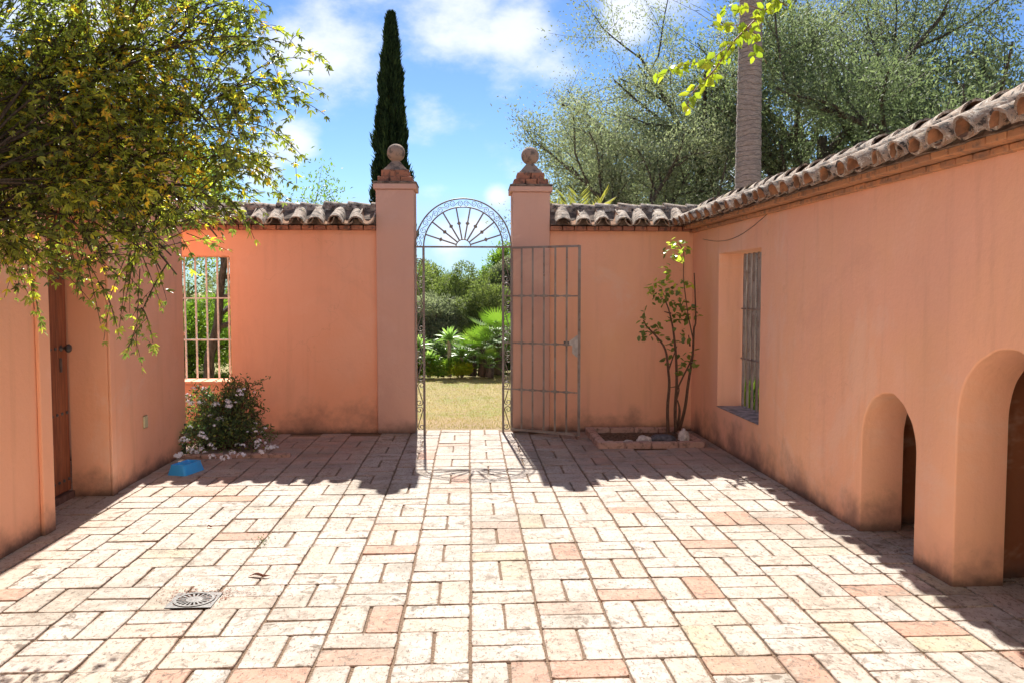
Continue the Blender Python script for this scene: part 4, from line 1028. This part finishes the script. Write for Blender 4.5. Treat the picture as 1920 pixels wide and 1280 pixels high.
foliage('crown', P, D, rng.uniform(.08, .24, n), .035, CYPR, cy_, np.clip(.25 + .5 * (flute - .9) * 2 + rng.normal(size=n) * .25, 0, 1), fold=.4)
m = MB(); m.lathe((cb[0], cb[1], .3), [(max(.01, cyr(q) * .60), q) for q in np.linspace(0, 8.3, 30)], 12); m.build('inner_growth', simple('cypress_core', (.012, .018, .009), .95, .05), cy_, True)

# ------------------------------------------------------------------ trees through the gate and the left window
def bush(label, c, s, seed, nleaf, m_, lsize, cat='shrub', name='leafy_bush', group=None, lumps=26, ground=True, stems=9):
    rs = random.Random(seed); g_ = np.random.default_rng(seed); t = thing(name, label, cat, (c[0], c[1], 0), group); C0 = np.array(c)
    mb = MB()
    for k in range(stems):
        a = rs.random() * 6.28; e = (c[0] + math.cos(a) * s[0] * .6, c[1] + math.sin(a) * s[1] * .6, c[2] + s[2] * rs.uniform(-.1, .5))
        mb.tube([(c[0] + .06 * math.cos(a), c[1] + .06 * math.sin(a), 0), ((c[0] * 1.4 + e[0] * .6) / 2, (c[1] * 1.4 + e[1] * .6) / 2, e[2] * .5), e], [.05 * s[0], .035 * s[0], .01], 5)
    mb.build('trunk', BARK, t, True)
    # lumps of leaves, each a small cloud
    U = unit(g_.normal(size=(lumps, 3))); Rl = g_.uniform(.35, .88, lumps)[:, None]; LC = C0 + U * Rl * np.array(s); LR = g_.uniform(.22, .42, lumps)
    if ground: LC[:, 2] = np.maximum(LC[:, 2], .12)
    idx = g_.integers(0, lumps, nleaf); u = unit(g_.normal(size=(nleaf, 3))); q = g_.uniform(.35, 1.08, nleaf)[:, None] ** .6
    P = LC[idx] + u * q * LR[idx][:, None] * np.array(s); P[:, 2] = np.maximum(P[:, 2], .02)
    D = unit(u + g_.normal(size=(nleaf, 3)) * .7 + np.array([0, 0, .25])); b = g_.random(lumps)[idx] * .45
    foliage('crown', P, D, g_.uniform(.7, 1.3, nleaf) * lsize, g_.uniform(.8, 1.2, nleaf) * lsize * .34, m_, t, np.clip(b + g_.random(nleaf) * .55, 0, 1))
    return t
bush('grey green olive bush at the left edge of the gateway view', (-1.75, 22.0, 1.0), (1.1, .9, 1.2), 1, 30000, BUSH, .075, 'tree', 'olive_bush')
bush('darker rounded olive bush left of the middle of the gateway view', (-.85, 24.0, 1.1), (1.1, .9, 1.25), 2, 30000, BUSH, .085, 'tree', 'olive_bush')
bush('broad grey green olive bush in the middle of the gateway view', (.05, 22.5, 1.05), (1.1, .9, 1.25), 3, 30000, BUSH, .08, 'tree', 'olive_bush')
bush('tallest grey green olive bush at the right of the gateway view', (1.0, 23.0, 1.35), (1.0, .9, 1.15), 4, 32000, OLIVE, .085, 'tree', 'olive_bush')
bush('dark bush between the olive bushes low behind the fan palms', (.5, 20.2, .75), (.9, .6, .85), 5, 20000, BUSH, .075, 'tree', 'olive_bush')
bush('dark low bush behind the rosettes at the left of the gateway', (-.9, 20.0, .7), (.9, .6, .75), 6, 20000, OLIVE, .075, 'tree', 'olive_bush')
bush('dark olive bush further right, mostly behind the right pillar', (2.6, 23.5, 1.3), (1.2, 1, 1.4), 7, 20000, BUSH, .1, 'tree', 'olive_bush')
bush('dark olive bush further left behind the left pillar', (-3.6, 24.0, 1.1), (1.2, 1, 1.1), 12, 20000, BUSH, .1, 'tree', 'olive_bush')
tree('poplar_tree', 'bright green young tree poking up above the olive bushes in the gateway', (.72, 29, 0), 3.4, 14, 7000, LIME, .11, dict(nb=[9, 5, 4], ang=.38, up=.2, len=[.5, .5, .5], first=[.2, .2, .2]), (0, 0), .10, trunk_r=.06)
tree('background_tree', 'dark trunked tree seen through the white barred window', (-4.05, 13.2, 0), 4.6, 77, 16000, LIME, .075, dict(nb=[7, 6, 5], ang=.9, up=.02, first=[.3, .2, .2]), (.04, 0), .16, trunk_r=.06)
bush('low green bushes behind the white barred window', (-5.2, 15.5, .6), (1.6, 1, .9), 8, 24000, LIME, .075, 'shrub')
bush('grey green hedge bush at the far left beyond the white barred window', (-7.0, 17.5, 1.3), (2.3, 1.1, 1.6), 9, 30000, BUSH, .09, 'shrub', 'hedge_bush')
bush('grey green hedge bush beyond the wall left of the cypress', (-5.0, 21, 1.2), (2.0, 1.1, 1.4), 10, 26000, OLIVE, .1, 'shrub', 'hedge_bush')

# outside pillar seen at the left edge of the window
op = thing('garden_post', 'pale orange masonry post outside the white barred window', 'post', (-3.72, 10.6, 0))
m = MB(); m.box((-3.93, 10.5, 0), (-3.62, 10.8, .95)); m.build('shaft', ORANGE, op)
m = MB(); m.cham((-3.96, 10.46, .952), (-3.59, 10.84, 1.0), .01); m.build('cap', ORANGE, op)

# fan palms
def fan_leaf(P0, d, Rr, nb=18, seed=0):
    """a fan of narrow blades at the end of a stalk"""
    d = Vector(d).normalized(); s = d.cross(Vector((0, 0, 1))).normalized(); u = s.cross(d).normalized(); rs = random.Random(seed)
    P = []; D = []; N = []
    for k in range(nb):
        a = R(-125 + 250 * k / (nb - 1)); v = d * math.cos(a) + s * math.sin(a) + u * .18
        P.append(P0); D.append(v); N.append(u)
    V, F = leaves(np.array(P, float), np.array(D, float), Rr * np.random.default_rng(seed).uniform(.85, 1.05, nb), Rr * .085, np.array(N, float), .2)
    return V, F
def fan_palm(label, base, trunk_h, Rc, seed, nf=17):
    rs = random.Random(seed); t = thing('fan_palm', label, 'palm', base, 'fan palms beyond the lawn'); m = MB()
    m.tube([base, (base[0] + .02, base[1], trunk_h * .5), (base[0], base[1], trunk_h)], [.085, .075, .08], 9); m.build('trunk', BARK, t, True)
    c = Vector((base[0], base[1], trunk_h)); st_ = MB()
    for k in range(nf):
        a = 2.4 * k; e = R(-25 + 105 * (k / nf)); d = Vector((math.cos(a) * math.cos(e), math.sin(a) * math.cos(e), math.sin(e))); L = Rc * .60 * rs.uniform(.85, 1.15)
        tip = c + d * L; st_.tube([c, c + d * L * .5 + Vector((0, 0, .02)), tip], .006, 3, cap=False)
        V, F = fan_leaf(tip, d + Vector((0, 0, -.12)), Rc * .52, seed=seed * 50 + k)
        o_ = (tip.x, tip.y, tip.z); me = fast_mesh('frond', V - np.array(o_), F, PALML, np.clip(np.full(len(F), k / nf * .7 + rs.random() * .3), 0, 1)); place('frond', me, t, o_)
    st_.build('leaf_stalk', simple('palm_stalk', (.18, .26, .08)), t)
fan_palm('tallest fan palm with a dark trunk near the right gate post', (.50, 15.3, 0), .70, .58, 1)
fan_palm('fan palm with drooping pale fronds just left of the tallest one', (.22, 15.0, 0), .48, .50, 2)
fan_palm('low leaning fan palm left of the middle pair', (.04, 15.1, 0), .36, .46, 3)
fan_palm('fan palm seen through the scrolls of the right side panel', (.86, 15.7, 0), .60, .52, 4)
# rosettes
def rosette(label, base, h, Rr, seed, n=30, m_=None):
    rs = random.Random(seed); g_ = np.random.default_rng(seed); t = thing('agave_rosette', label, 'agave', base, 'agave rosettes beyond the lawn')
    m = MB(); m.tube([base, (base[0], base[1], h)], [.04, .035], 7); m.build('stem', simple('agave_stem', (.28, .26, .22)), t)
    for k in range(n):
        a = 2.4 * k; e = R(-5 + 85 * k / n); L = Rr * rs.uniform(.9, 1.1) * (1 - .25 * k / n); w = L * .26; d = np.array([math.cos(a), math.sin(a)])
        V = []; F = []; ns = 5
        for i in range(ns + 1):
            f = i / ns; ww = w * (.45 + 1.1 * f * (1 - f) * 2.2) * (1 - f ** 3); el = e - f * .5; r = 0
            x_ = math.cos(e) * L * f; z_ = math.sin(e) * L * f - .14 * L * f * f * math.cos(e)
            for s_ in (-1, 0, 1): V.append((base[0] + d[0] * x_ - d[1] * s_ * ww / 2, base[1] + d[1] * x_ + d[0] * s_ * ww / 2, h + z_ + abs(s_) * ww * .22))
        for i in range(ns):
            for j in range(2): F.append((i * 3 + j, i * 3 + j + 1, i * 3 + 4 + j, i * 3 + 3 + j))
        V = np.array(V); o_ = (base[0], base[1], h); me = fast_mesh('leaf', V - np.array(o_), np.array(F), AGAV, np.full(len(F), rs.random())); place('leaf', me, t, o_)
rosette('agave rosette held highest on a bare stem left of the fan palms', (-.36, 14.95, 0), .66, .34, 1)
rosette('large agave rosette at the left gate post', (-.93, 15.0, 0), .52, .36, 2)
rosette('low pale agave rosette in front of the left clump', (-.72, 14.9, 0), .30, .30, 3)
rosette('small agave rosette between the high rosette and the fan palms', (-.14, 15.0, 0), .36, .26, 4)
rosette('agave rosette low at the far left of the gateway view', (-1.02, 14.95, 0), .22, .28, 5)
bush('bright yellow green low shrub in front of the fan palms', (-.16, 14.85, .14), (.26, .2, .16), 21, 1500, TWIGL, .07, 'shrub', 'low_shrub', lumps=12, stems=4)
bush('dark green low shrub under the agave rosettes', (-.52, 14.9, .16), (.36, .22, .2), 22, 2600, LIME, .06, 'shrub', 'low_shrub', lumps=14, stems=4)
bush('small fresh green shrub at the left foot of the gateway view', (-.98, 14.9, .14), (.25, .2, .17), 23, 1600, LIME, .07, 'shrub', 'low_shrub', lumps=12, stems=4)
fan_palm('small fan palm low in front of the pair of middle trunks', (.34, 14.85, 0), .22, .34, 6, 12)
bush('dark undergrowth between the palm trunks', (.45, 15.9, .2), (.9, .3, .28), 24, 6000, SHRUB, .07, 'shrub', 'low_shrub', lumps=20, stems=6)
bush('dark undergrowth behind the agave rosettes', (-.8, 16.0, .25), (.9, .3, .35), 25, 6000, SHRUB, .07, 'shrub', 'low_shrub', lumps=20, stems=6)

# lawn grass
n = 60000; P = np.stack([rng.uniform(-3.2, 2.6, n), 9.3 + rng.random(n) ** 1.2 * 6.0, np.full(n, -.02)], 1)
D = np.stack([rng.normal(size=n) * .5, rng.normal(size=n) * .5, np.ones(n)], 1)
V, F = leaves(P, D, rng.uniform(.012, .032, n), .004)
pt_ = rng.random(n); tag(place('lawn_grass', fast_mesh('lawn_grass', V, F, GRASSM, pt_), None), 'short dry yellow green grass beyond the gateway', 'grass', kind='stuff')

# weathered fence and plants outside the right window
fe = thing('timber_fence', 'grey weathered timber fence outside the barred window of the right wall', 'fence', (3.9, 11.3, 0))
for k in range(11):
    a = 3.1 + k * .17; m = MB(); m.cham((a, 11.28 + random.uniform(-.01, .01), 0), (a + .125, 11.34, 2.15 + random.uniform(-.03, .03)), .006, 0, .003); m.build('plank', GREYWOOD, fe)
m = MB(); m.box((3.1, 11.325, 1.7), (4.97, 11.37, 1.8)); m.build('rail', GREYWOOD, fe)
for k, (x_, y_) in enumerate(((3.35, 10.2), (3.62, 10.5))):
    g_ = np.random.default_rng(90 + k); n = 160; t = thing('strap_leaf_plant', ('bright green strap leaved plant at the left foot of the right window', 'bright green strap leaved plant seen low behind the window bars')[k], 'plant', (x_, y_, 0))
    P = np.stack([x_ + g_.normal(size=n) * .07, y_ + g_.normal(size=n) * .07, np.zeros(n)], 1); D = np.stack([g_.normal(size=n) * .33, g_.normal(size=n) * .33, np.ones(n)], 1)
    V, F = leaves(P, D, g_.uniform(.2, .52, n), .026); me = fast_mesh('leaf_tuft', V - np.array((x_, y_, 0)), F, LIME, g_.random(n)); place('leaf_tuft', me, t, (x_, y_, 0))

# ------------------------------------------------------------------ the flowering shrub
random.seed(5)
sb = thing('plumbago_shrub', 'dark green shrub with pale flower heads growing in the left corner below the window', 'shrub', (-2.45, 8.2, 0))
rs = random.Random(4); g_ = np.random.default_rng(4); m = MB(); P = []; D = []
SB = [(-2.42, 8.35, .30, .33, .25, .30), (-2.62, 8.15, .32, .16, .2, .30), (-2.2, 8.30, .32, .20, .2, .26), (-2.25, 7.95, .14, .36, .22, .14), (-2.55, 7.8, .12, .2, .18, .12), (-2.0, 8.0, .12, .20, .16, .11), (-2.3, 8.4, .56, .12, .12, .12)]
for k in range(330):
    b = SB[k % len(SB)] if k % 3 else SB[rs.choice([0, 1, 2])]
    u = Vector([rs.gauss(0, 1) for _ in range(3)]).normalized(); e = Vector((b[0] + u.x * b[3], b[1] + u.y * b[4], max(.03, b[2] + u.z * b[5])))
    s0 = Vector((-2.4 + rs.gauss(0, .1), 8.25 + rs.gauss(0, .08), 0)); mid = s0.lerp(e, .5) + Vector((0, 0, .12)); pts = [s0, mid, e]
    m.tube(pts, [.004, .003, .0015], 3, cap=False)
    for q in range(26):
        t_ = .25 + .75 * rs.random(); p = s0.lerp(mid, t_ * 2) if t_ < .5 else mid.lerp(e, t_ * 2 - 1)
        P.append(p + Vector([rs.gauss(0, .028) for _ in range(3)])); D.append(Vector([rs.gauss(0, 1) for _ in range(3)]) + (e - s0).normalized() * .8)
# the spray of thin shoots that sticks out to the right
for k in range(7):
    s0 = Vector((-2.3, 8.3, .45)); e = Vector((-1.98 + rs.uniform(-.2, .06), 8.35, rs.choice([.62, .56, .66, .38, .34]))); mid = s0.lerp(e, .5) + Vector((0, 0, .03)); m.tube([s0, mid, e], .002, 3, cap=False)
    for q in range(24):
        t_ = rs.random(); p = s0.lerp(mid, t_ * 2) if t_ < .5 else mid.lerp(e, t_ * 2 - 1); P.append(p + Vector([rs.gauss(0, .012) for _ in range(3)])); D.append(Vector([rs.gauss(0, 1) for _ in range(3)]) + (e - s0).normalized())
m.build('stem', CANE, sb)
P = np.array([list(p) for p in P]); D = np.array([list(p) for p in D]); P[:, 2] = np.maximum(P[:, 2], .01); P[:, 0] = np.maximum(P[:, 0], np.where(P[:, 1] < 7.95, -2.62, -3)); P[:, 1] = np.minimum(P[:, 1], 8.92)
foliage('foliage', P, D, g_.uniform(.022, .050, len(P)), g_.uniform(.012, .02, len(P)), SHRUB, sb, g_.random(len(P)), quad=False)
def flower(c, r, seed):
    """a round head of small five-petalled flowers"""
    g2 = np.random.default_rng(seed); nf = 16; V = []; F = []
    for k in range(nf):
        u = g2.normal(size=3); u[2] = abs(u[2]) * .8; u /= np.linalg.norm(u); cc = np.array(c) + u * r * g2.uniform(.55, 1)
        s = np.cross(u, [.3, .2, .9]); s /= np.linalg.norm(s); w_ = np.cross(u, s); pr = r * .30; a0 = g2.random() * 6
        for j in range(5):
            a = a0 + j * 1.2566; d = s * math.cos(a) + w_ * math.sin(a); e = s * math.cos(a + 1.57) + w_ * math.sin(a + 1.57); b = len(V)
            V += [cc, cc + d * pr * .7 + e * pr * .38 + u * pr * .15, cc + d * pr * 1.15, cc + d * pr * .7 - e * pr * .38 + u * pr * .15]; F.append((b, b + 1, b + 2, b + 3))
    return V, F
for k, c in enumerate(FLOWERS):
    c = list(c); c[2] = max(c[2], .045)
    if c[1] < 7.92: c[0] = max(c[0], -2.58)
    V, F = flower(c, random.uniform(.034, .052), k); mesh_obj('flower_head', V, F, PETAL, sb)
for k in range(46):
    u = Vector([random.gauss(0, 1) for _ in range(3)]).normalized(); b = random.choice(SB[:6]); c = (b[0] + u.x * b[3], b[1] - abs(u.y) * b[4] - .02, max(.045, b[2] + u.z * b[5]))
    if c[1] < 7.92: c = (max(c[0], -2.58), c[1], c[2])
    V, F = flower(c, random.uniform(.014, .032), 100 + k); mesh_obj('flower_head', V, F, PETAL, sb)
sk = thing('shrub_kerb', 'low brick kerb on the paving around the foot of the flowering shrub', 'kerb', (-2.3, 7.75, 0))
for k in range(5):
    m = MB(); m.cham((-2.63 + k * .2, 7.66, -.005), (-2.435 + k * .2, 7.73, .035), .006, 0, .003); m.build('brick', EDGEB, sk)

# ------------------------------------------------------------------ the rose
ro = thing('rose_bush', 'tall sparse climbing rose with long bare canes in the corner planter', 'rose', (2.08, 8.35, .02))
rs = random.Random(9)
for s in ROSE_STEMS:
    pts = [(x_, y_ + rs.uniform(-.03, .03), z_) for x_, y_, z_ in s]; n = len(pts); r0 = .017 if pts[0][2] < .2 else .009
    # smooth the cane
    Q = []
    for i in range(n - 1):
        p0 = Vector(pts[max(0, i - 1)]); p1 = Vector(pts[i]); p2 = Vector(pts[i + 1]); p3 = Vector(pts[min(n - 1, i + 2)])
        for f in (0, .25, .5, .75): Q.append(.5 * ((2 * p1) + (p2 - p0) * f + (2 * p0 - 5 * p1 + 4 * p2 - p3) * f * f + (3 * p1 - p0 - 3 * p2 + p3) * f ** 3))
    Q.append(Vector(pts[-1])); m = MB(); m.tube(Q, [max(.0035, r0 * (1 - .7 * i / len(Q))) for i in range(len(Q))], 6); m.build('cane', CANE, ro, True)
P = []; D = []; N = []; Rr = []
for x_, y_, z_ in ROSE_LEAVES:
    c = Vector((x_, y_ + rs.uniform(-.09, .09), z_)); b = Vector((rs.uniform(-1, 1), rs.uniform(-1, 1), rs.uniform(-.5, .3))).normalized()
    for k in range(4):
        off = Vector([rs.gauss(0, .028) for _ in range(3)]); P.append(c + off); D.append(b + Vector([rs.gauss(0, .6) for _ in range(3)])); N.append(Vector((rs.gauss(0, .5), rs.gauss(0, .5), 1)))
        Rr.append(min(1, max(0, (.3 if z_ < 1.5 else .75) + rs.gauss(0, .25))))
V_ = None
for k in range(0, len(P), 4):
    A = np.array([list(p) for p in P[k:k + 4]]); B = np.array([list(p) for p in D[k:k + 4]]); C_ = np.array([list(p) for p in N[k:k + 4]])
    V, F = leaves(A, B, np.random.default_rng(k).uniform(.05, .078, 4), .044, C_, .12, False); o_ = A.mean(0)
    me = fast_mesh('leaf', V - o_, F, ROSEL, np.tile(np.array(Rr[k:k + 4]), 8)); place('leaf', me, ro, tuple(float(q) for q in o_))

# ------------------------------------------------------------------ lime green branch hanging in at the top right
hb = thing('overhanging_branch', 'thin climbing branch with lime green leaves hanging in at the top right', 'branch', (2.75, 3.2, 2.5))
rs = random.Random(12)
m = MB(); m.tube([(2.75, 3.2, 2.5), (2.4, 3.5, 3.0), (2.0, 3.9, 3.25), (1.62, 4.2, 3.109)], [.014, .012, .009, .008], 6); m.build('stem', VINEBARK, hb, True)
m = MB(); lfp = []
for q, s in enumerate(TWIGS):
    pts = [Vector((x_, y_ + rs.uniform(-.02, .02), z_)) for x_, y_, z_ in s]; m.tube(pts, [max(.0015, (.0065 if q == 0 else .003) * (1 - .75 * i / len(pts))) for i in range(len(pts))], 5)
    for i in range(len(pts) - 1):
        L = (pts[i + 1] - pts[i]).length; k_ = max(3, int(L / .0105))
        for k in range(k_): lfp.append(pts[i].lerp(pts[i + 1], (k + rs.random()) / k_))
for k in range(9):   # bare wiry tendrils
    p = rs.choice(lfp); m.tube([p, p + Vector((rs.uniform(-.05, .05), 0, rs.uniform(-.07, .03))), p + Vector((rs.uniform(-.11, .11), 0, rs.uniform(-.15, .04)))], .0011, 3)
m.build('twig', simple('red_brown_twig', (.20, .10, .06)), hb)
for k, p in enumerate(lfp):
    if rs.random() < .12: continue
    c = np.array([[p.x + rs.gauss(0, .013), p.y + rs.gauss(0, .02), p.z + rs.gauss(0, .010)]] * 1); d = np.array([[rs.gauss(0, .7), rs.gauss(0, .5), -.5 + rs.gauss(0, .45)]]); nn = np.array([[rs.gauss(0, .6), -.7, rs.gauss(.4, .5)]])
    V, F = leaves(c, d, rs.uniform(.038, .066), rs.uniform(.026, .040), nn, .16, False); me = fast_mesh('leaf', V - c[0], F, TWIGL, np.full(len(F), rs.random())); place('leaf', me, hb, tuple(float(q) for q in c[0]))

# ------------------------------------------------------------------ the climber over the left wall
vn = thing('climbing_vine', 'big sprawling green climber with yellowing leaves hanging over the left wall', 'vine', (-2.5, 3.1, 0))
rs = random.Random(31); m = MB()
main = []
def limb(pts, r0, r1):
    n = len(pts); Q = []
    for i in range(n - 1):
        p0 = Vector(pts[max(0, i - 1)]); p1 = Vector(pts[i]); p2 = Vector(pts[i + 1]); p3 = Vector(pts[min(n - 1, i + 2)])
        for f in (0, .33, .66): Q.append(.5 * ((2 * p1) + (p2 - p0) * f + (2 * p0 - 5 * p1 + 4 * p2 - p3) * f * f + (3 * p1 - p0 - 3 * p2 + p3) * f ** 3))
    Q.append(Vector(pts[-1])); m.tube(Q, [r0 + (r1 - r0) * i / len(Q) for i in range(len(Q))], 6); return Q
main += limb([(-2.5, 3.1, 0), (-2.5, 3.2, .9), (-2.4, 3.5, 1.6), (-2.2, 3.9, 2.1)], .028, .016)
VB = [(-2.393, 4.524, 2.805, 0.479, 0.522, 0.479), (-2.045, 4.437, 2.413, 0.435, 0.435, 0.479), (-1.696, 4.524, 2.718, 0.392, 0.392, 0.479), (-2.001, 4.35, 1.952, 0.418, 0.365, 0.331), (-1.61, 4.524, 2.152, 0.365, 0.348, 0.365), (-1.696, 4.567, 1.744, 0.313, 0.304, 0.261), (-1.409, 4.567, 2.413, 0.226, 0.261, 0.392), (-1.444, 4.524, 1.891, 0.191, 0.244, 0.226), (-1.827, 4.35, 3.066, 0.522, 0.435, 0.348), (-2.305, 4.263, 1.718, 0.261, 0.261, 0.244), (-1.409, 4.524, 2.805, 0.191, 0.261, 0.261), (-2.3, 4.35, 1.95, 0.3, 0.3, 0.22), (-2.35, 4.5, 2.35, 0.3, 0.3, 0.4), (-1.95, 4.4, 2.25, 0.3, 0.3, 0.35), (-2.0, 4.5, 2.6, 0.4, 0.3, 0.4)]
VB = [(b[0], b[1], b[2] + (.10 if b[2] < 2 else 0), *b[3:]) for b in VB] + [(-2.187, 4.35, 1.814, 0.24, 0.24, 0.18), (-1.882, 4.3, 1.706, 0.22, 0.22, 0.165), (-1.678, 4.45, 1.714, 0.22, 0.22, 0.165), (-2.073, 4.4, 2.086, 0.3, 0.3, 0.225), (-1.729, 4.4, 2.089, 0.3, 0.3, 0.225), (-1.564, 4.6, 1.835, 0.18, 0.18, 0.135), (-2.139, 4.4, 2.484, 0.35, 0.35, 0.262), (-1.808, 4.5, 2.673, 0.35, 0.35, 0.262), (-1.551, 4.6, 2.397, 0.3, 0.3, 0.225), (-2.279, 4.3, 2.149, 0.28, 0.28, 0.21)]
for b in VB:
    s0 = rs.choice(main[-4:]); c = Vector(b[:3]); Q = limb([s0, s0.lerp(c, .5) + Vector((rs.gauss(0, .08), rs.gauss(0, .08) + .1, .15)), c], .007, .004)
    for k in range(4):
        e = c + Vector((rs.gauss(0, .5) * b[3], rs.gauss(0, .5) * b[4], rs.gauss(0, .5) * b[5])); limb([Q[-2], Q[-2].lerp(e, .5) + Vector((0, 0, .06)), e], .008, .003)
strands = []
wsum = [b[3] * b[4] * b[5] for b in VB]
for k in range(2250):
    b = rs.choices(VB, [w_ ** .75 for w_ in wsum])[0]; u = Vector([rs.gauss(0, 1) for _ in range(3)]).normalized()
    s0 = Vector((b[0] + u.x * b[3] * rs.uniform(.1, .7), b[1] + u.y * b[4] * rs.uniform(.1, .7), b[2] + u.z * b[5] * rs.uniform(.1, .7)))
    v = (u + Vector((.45, -.1, .15))).normalized(); L = rs.uniform(.15, .45); e_ = s0 + v * L
    if (e_.x > -1.40 + .10 * math.sin(e_.z * 9) and rs.random() < .6) or (e_.x > -1.66 and e_.z < 1.80 and rs.random() < .8): continue
    strands.append((s0, v, L, rs.uniform(.02, .32)))
SKIP = (7, 17, 18, 19)
TIPS2 = [t_ for i, t_ in enumerate(TIPS) if i not in SKIP] + [(-1.104, 5.0, 2.816), (-1.005, 5.0, 2.696), (-1.174, 5.0, 2.267), (-1.032, 5.0, 2.528), (-1.147, 5.0, 2.996), (-1.286, 5.0, 2.813), (-1.264, 5.0, 2.388), (-0.893, 5.0, 2.606), (-1.115, 5.0, 2.129), (-1.311, 5.0, 3.114), (-1.434, 5.0, 2.992)]
tgt = []
for i, tip in enumerate(TIPS2):
    e = Vector((tip[0] * .87, tip[1] * .87 + rs.uniform(-.25, .25), 1.5 + (tip[2] - 1.5) * .87))
    for rep in range(1 if tip[2] < 1.7 else 2):
        c = min((Vector(b[:3]) for b in VB), key=lambda q: (q - e).length); s0 = c.lerp(e, .15) + Vector([rs.gauss(0, .08) for _ in range(3)])
        ee = e + (Vector([rs.gauss(0, .09) for _ in range(3)]) if rep else Vector()); mid = s0.lerp(ee, .55) + Vector((0, 0, .10 + (.06 if tip[2] > 1.5 else -.02)))
        tgt.append((s0, mid, ee))
def bez(a, b, c, t_): return a.lerp(b, t_).lerp(b.lerp(c, t_), t_)
LP = []    # compound leaves: (point, direction)
for s0, v, L, dr_ in strands:
    n = max(3, int(L / .045)); pts = [s0 + v * (L * i / n) + Vector((0, 0, -dr_ * (L * i / n) ** 2 * 1.4)) for i in range(n + 1)]
    m.tube(pts, [.003 * (1 - .6 * i / n) for i in range(n + 1)], 3, cap=False)
    for i in range(n): LP.append((pts[i + 1], (pts[i + 1] - pts[i]).normalized()))
for s0, mid, e in tgt:
    n = max(4, int((e - s0).length / .026)); pts = [bez(s0, mid, e, i / n) for i in range(n + 1)]
    m.tube(pts, [.0042 * (1 - .6 * i / n) for i in range(n + 1)], 4, cap=False)
    for i in range(n):
        if rs.random() < .88: LP.append((pts[i + 1], (pts[i + 1] - pts[i]).normalized()))
    for k in range(int(n / 5)):     # short side shoots
        i = rs.randint(1, n - 1); u = (pts[i + 1 if i < n else i] - pts[i - 1]).normalized(); w_ = (u + Vector([rs.gauss(0, .6) for _ in range(3)])).normalized(); q = [pts[i] + w_ * .03 * j + Vector((0, 0, -.004 * j * j)) for j in range(5)]
        m.tube(q, .0015, 3, cap=False); LP += [(q[j + 1], (q[j + 1] - q[j]).normalized()) for j in range(4)]
LP = [(p, d) for p, d in LP if p.x > XL + .03 or p.z > 2.84]
m.build('stem', VINEBARK, vn, True)
def compound(seed):
    g3 = np.random.default_rng(seed); n = int(g3.integers(3, 6)); P = np.zeros((n, 3)); D = []; L = []
    P[:, 0] = .012
    for k in range(n):
        a = R(-75 + 150 * (k + .5) / n) + g3.normal() * .12; D.append([math.cos(a), math.sin(a), g3.normal() * .22 - .15]); L.append(.058 * (1 - .35 * abs(a)))
    N = np.array([[0, 0, 1]] * n, float) + g3.normal(size=(n, 3)) * .25
    V, F = leaves(P, np.array(D), np.array(L) * g3.uniform(.85, 1.15, n), .0155, N, .22, False)
    return V, F, n
CP = [compound(s_) for s_ in range(14)]
def leafrot(d):
    x_ = (d + Vector([rs.gauss(0, .55) for _ in range(3)]) + Vector((0, 0, -.15))).normalized(); up = Vector((rs.gauss(0, .5), rs.gauss(0, .5) - .25, 1)); y_ = up.cross(x_).normalized(); z_ = x_.cross(y_); return Matrix((x_, y_, z_)).transposed()
cam0 = Vector((0, 0, 1.5)); info = []
for p, d in LP:
    v = p - cam0; ax = v.x / v.y; az = v.z / v.y; inside = -.60 < ax < .6 and az < .38
    info.append(((0 if inside else 5) + v.length - (.0 if p.x < -1.5 else .9), p, d))
info.sort(key=lambda q: q[0])
VR = []
for _, p, d in info:
    yel = 1 if (-1.95 < p.x < -1.35 and p.z > 1.9) else 0
    r_ = rs.random() * .86 if rs.random() > (.16 if yel else .035) else rs.uniform(.88, 1)
    if yel: r_ = min(1, r_ * .8 + .2)
    VR.append(r_)
LM = {}
for k, (V, F, n) in enumerate(CP):
    for q in range(5): LM[k, q] = fast_mesh('leaf', V, F, VINE, np.full(len(F), (.12, .35, .6, .8, .93)[q]))
AV = []; AF = []; AR = []; off = 0
for i, (_, p, d) in enumerate(info):
    Rm = leafrot(d); k = rs.randrange(14); sc = rs.uniform(.45, .88)
    if i < 300:
        o = place('leaf', LM[k, min(4, int(VR[i] * 5))], vn, tuple(p)); o.rotation_euler = Rm.to_euler(); o.scale = (sc, sc, sc)
    else:
        V, F, n = CP[k]; M3 = np.array(Rm); AV.append((V * sc) @ M3.T + np.array(p)); AF.append(F + off); off += len(V); AR.append(np.clip(np.tile(rng.normal(size=n) * .05, 8) + VR[i], 0, 1))
me = fast_mesh('leaf', np.concatenate(AV), np.concatenate(AF), VINE, np.concatenate(AR)); o = place('leaf', me, None); o.parent = vn; o.location = -WL[vn.name]; o['kind'] = 'stuff'
print('vine leaves', len(info), 'objects', len(bpy.data.objects))
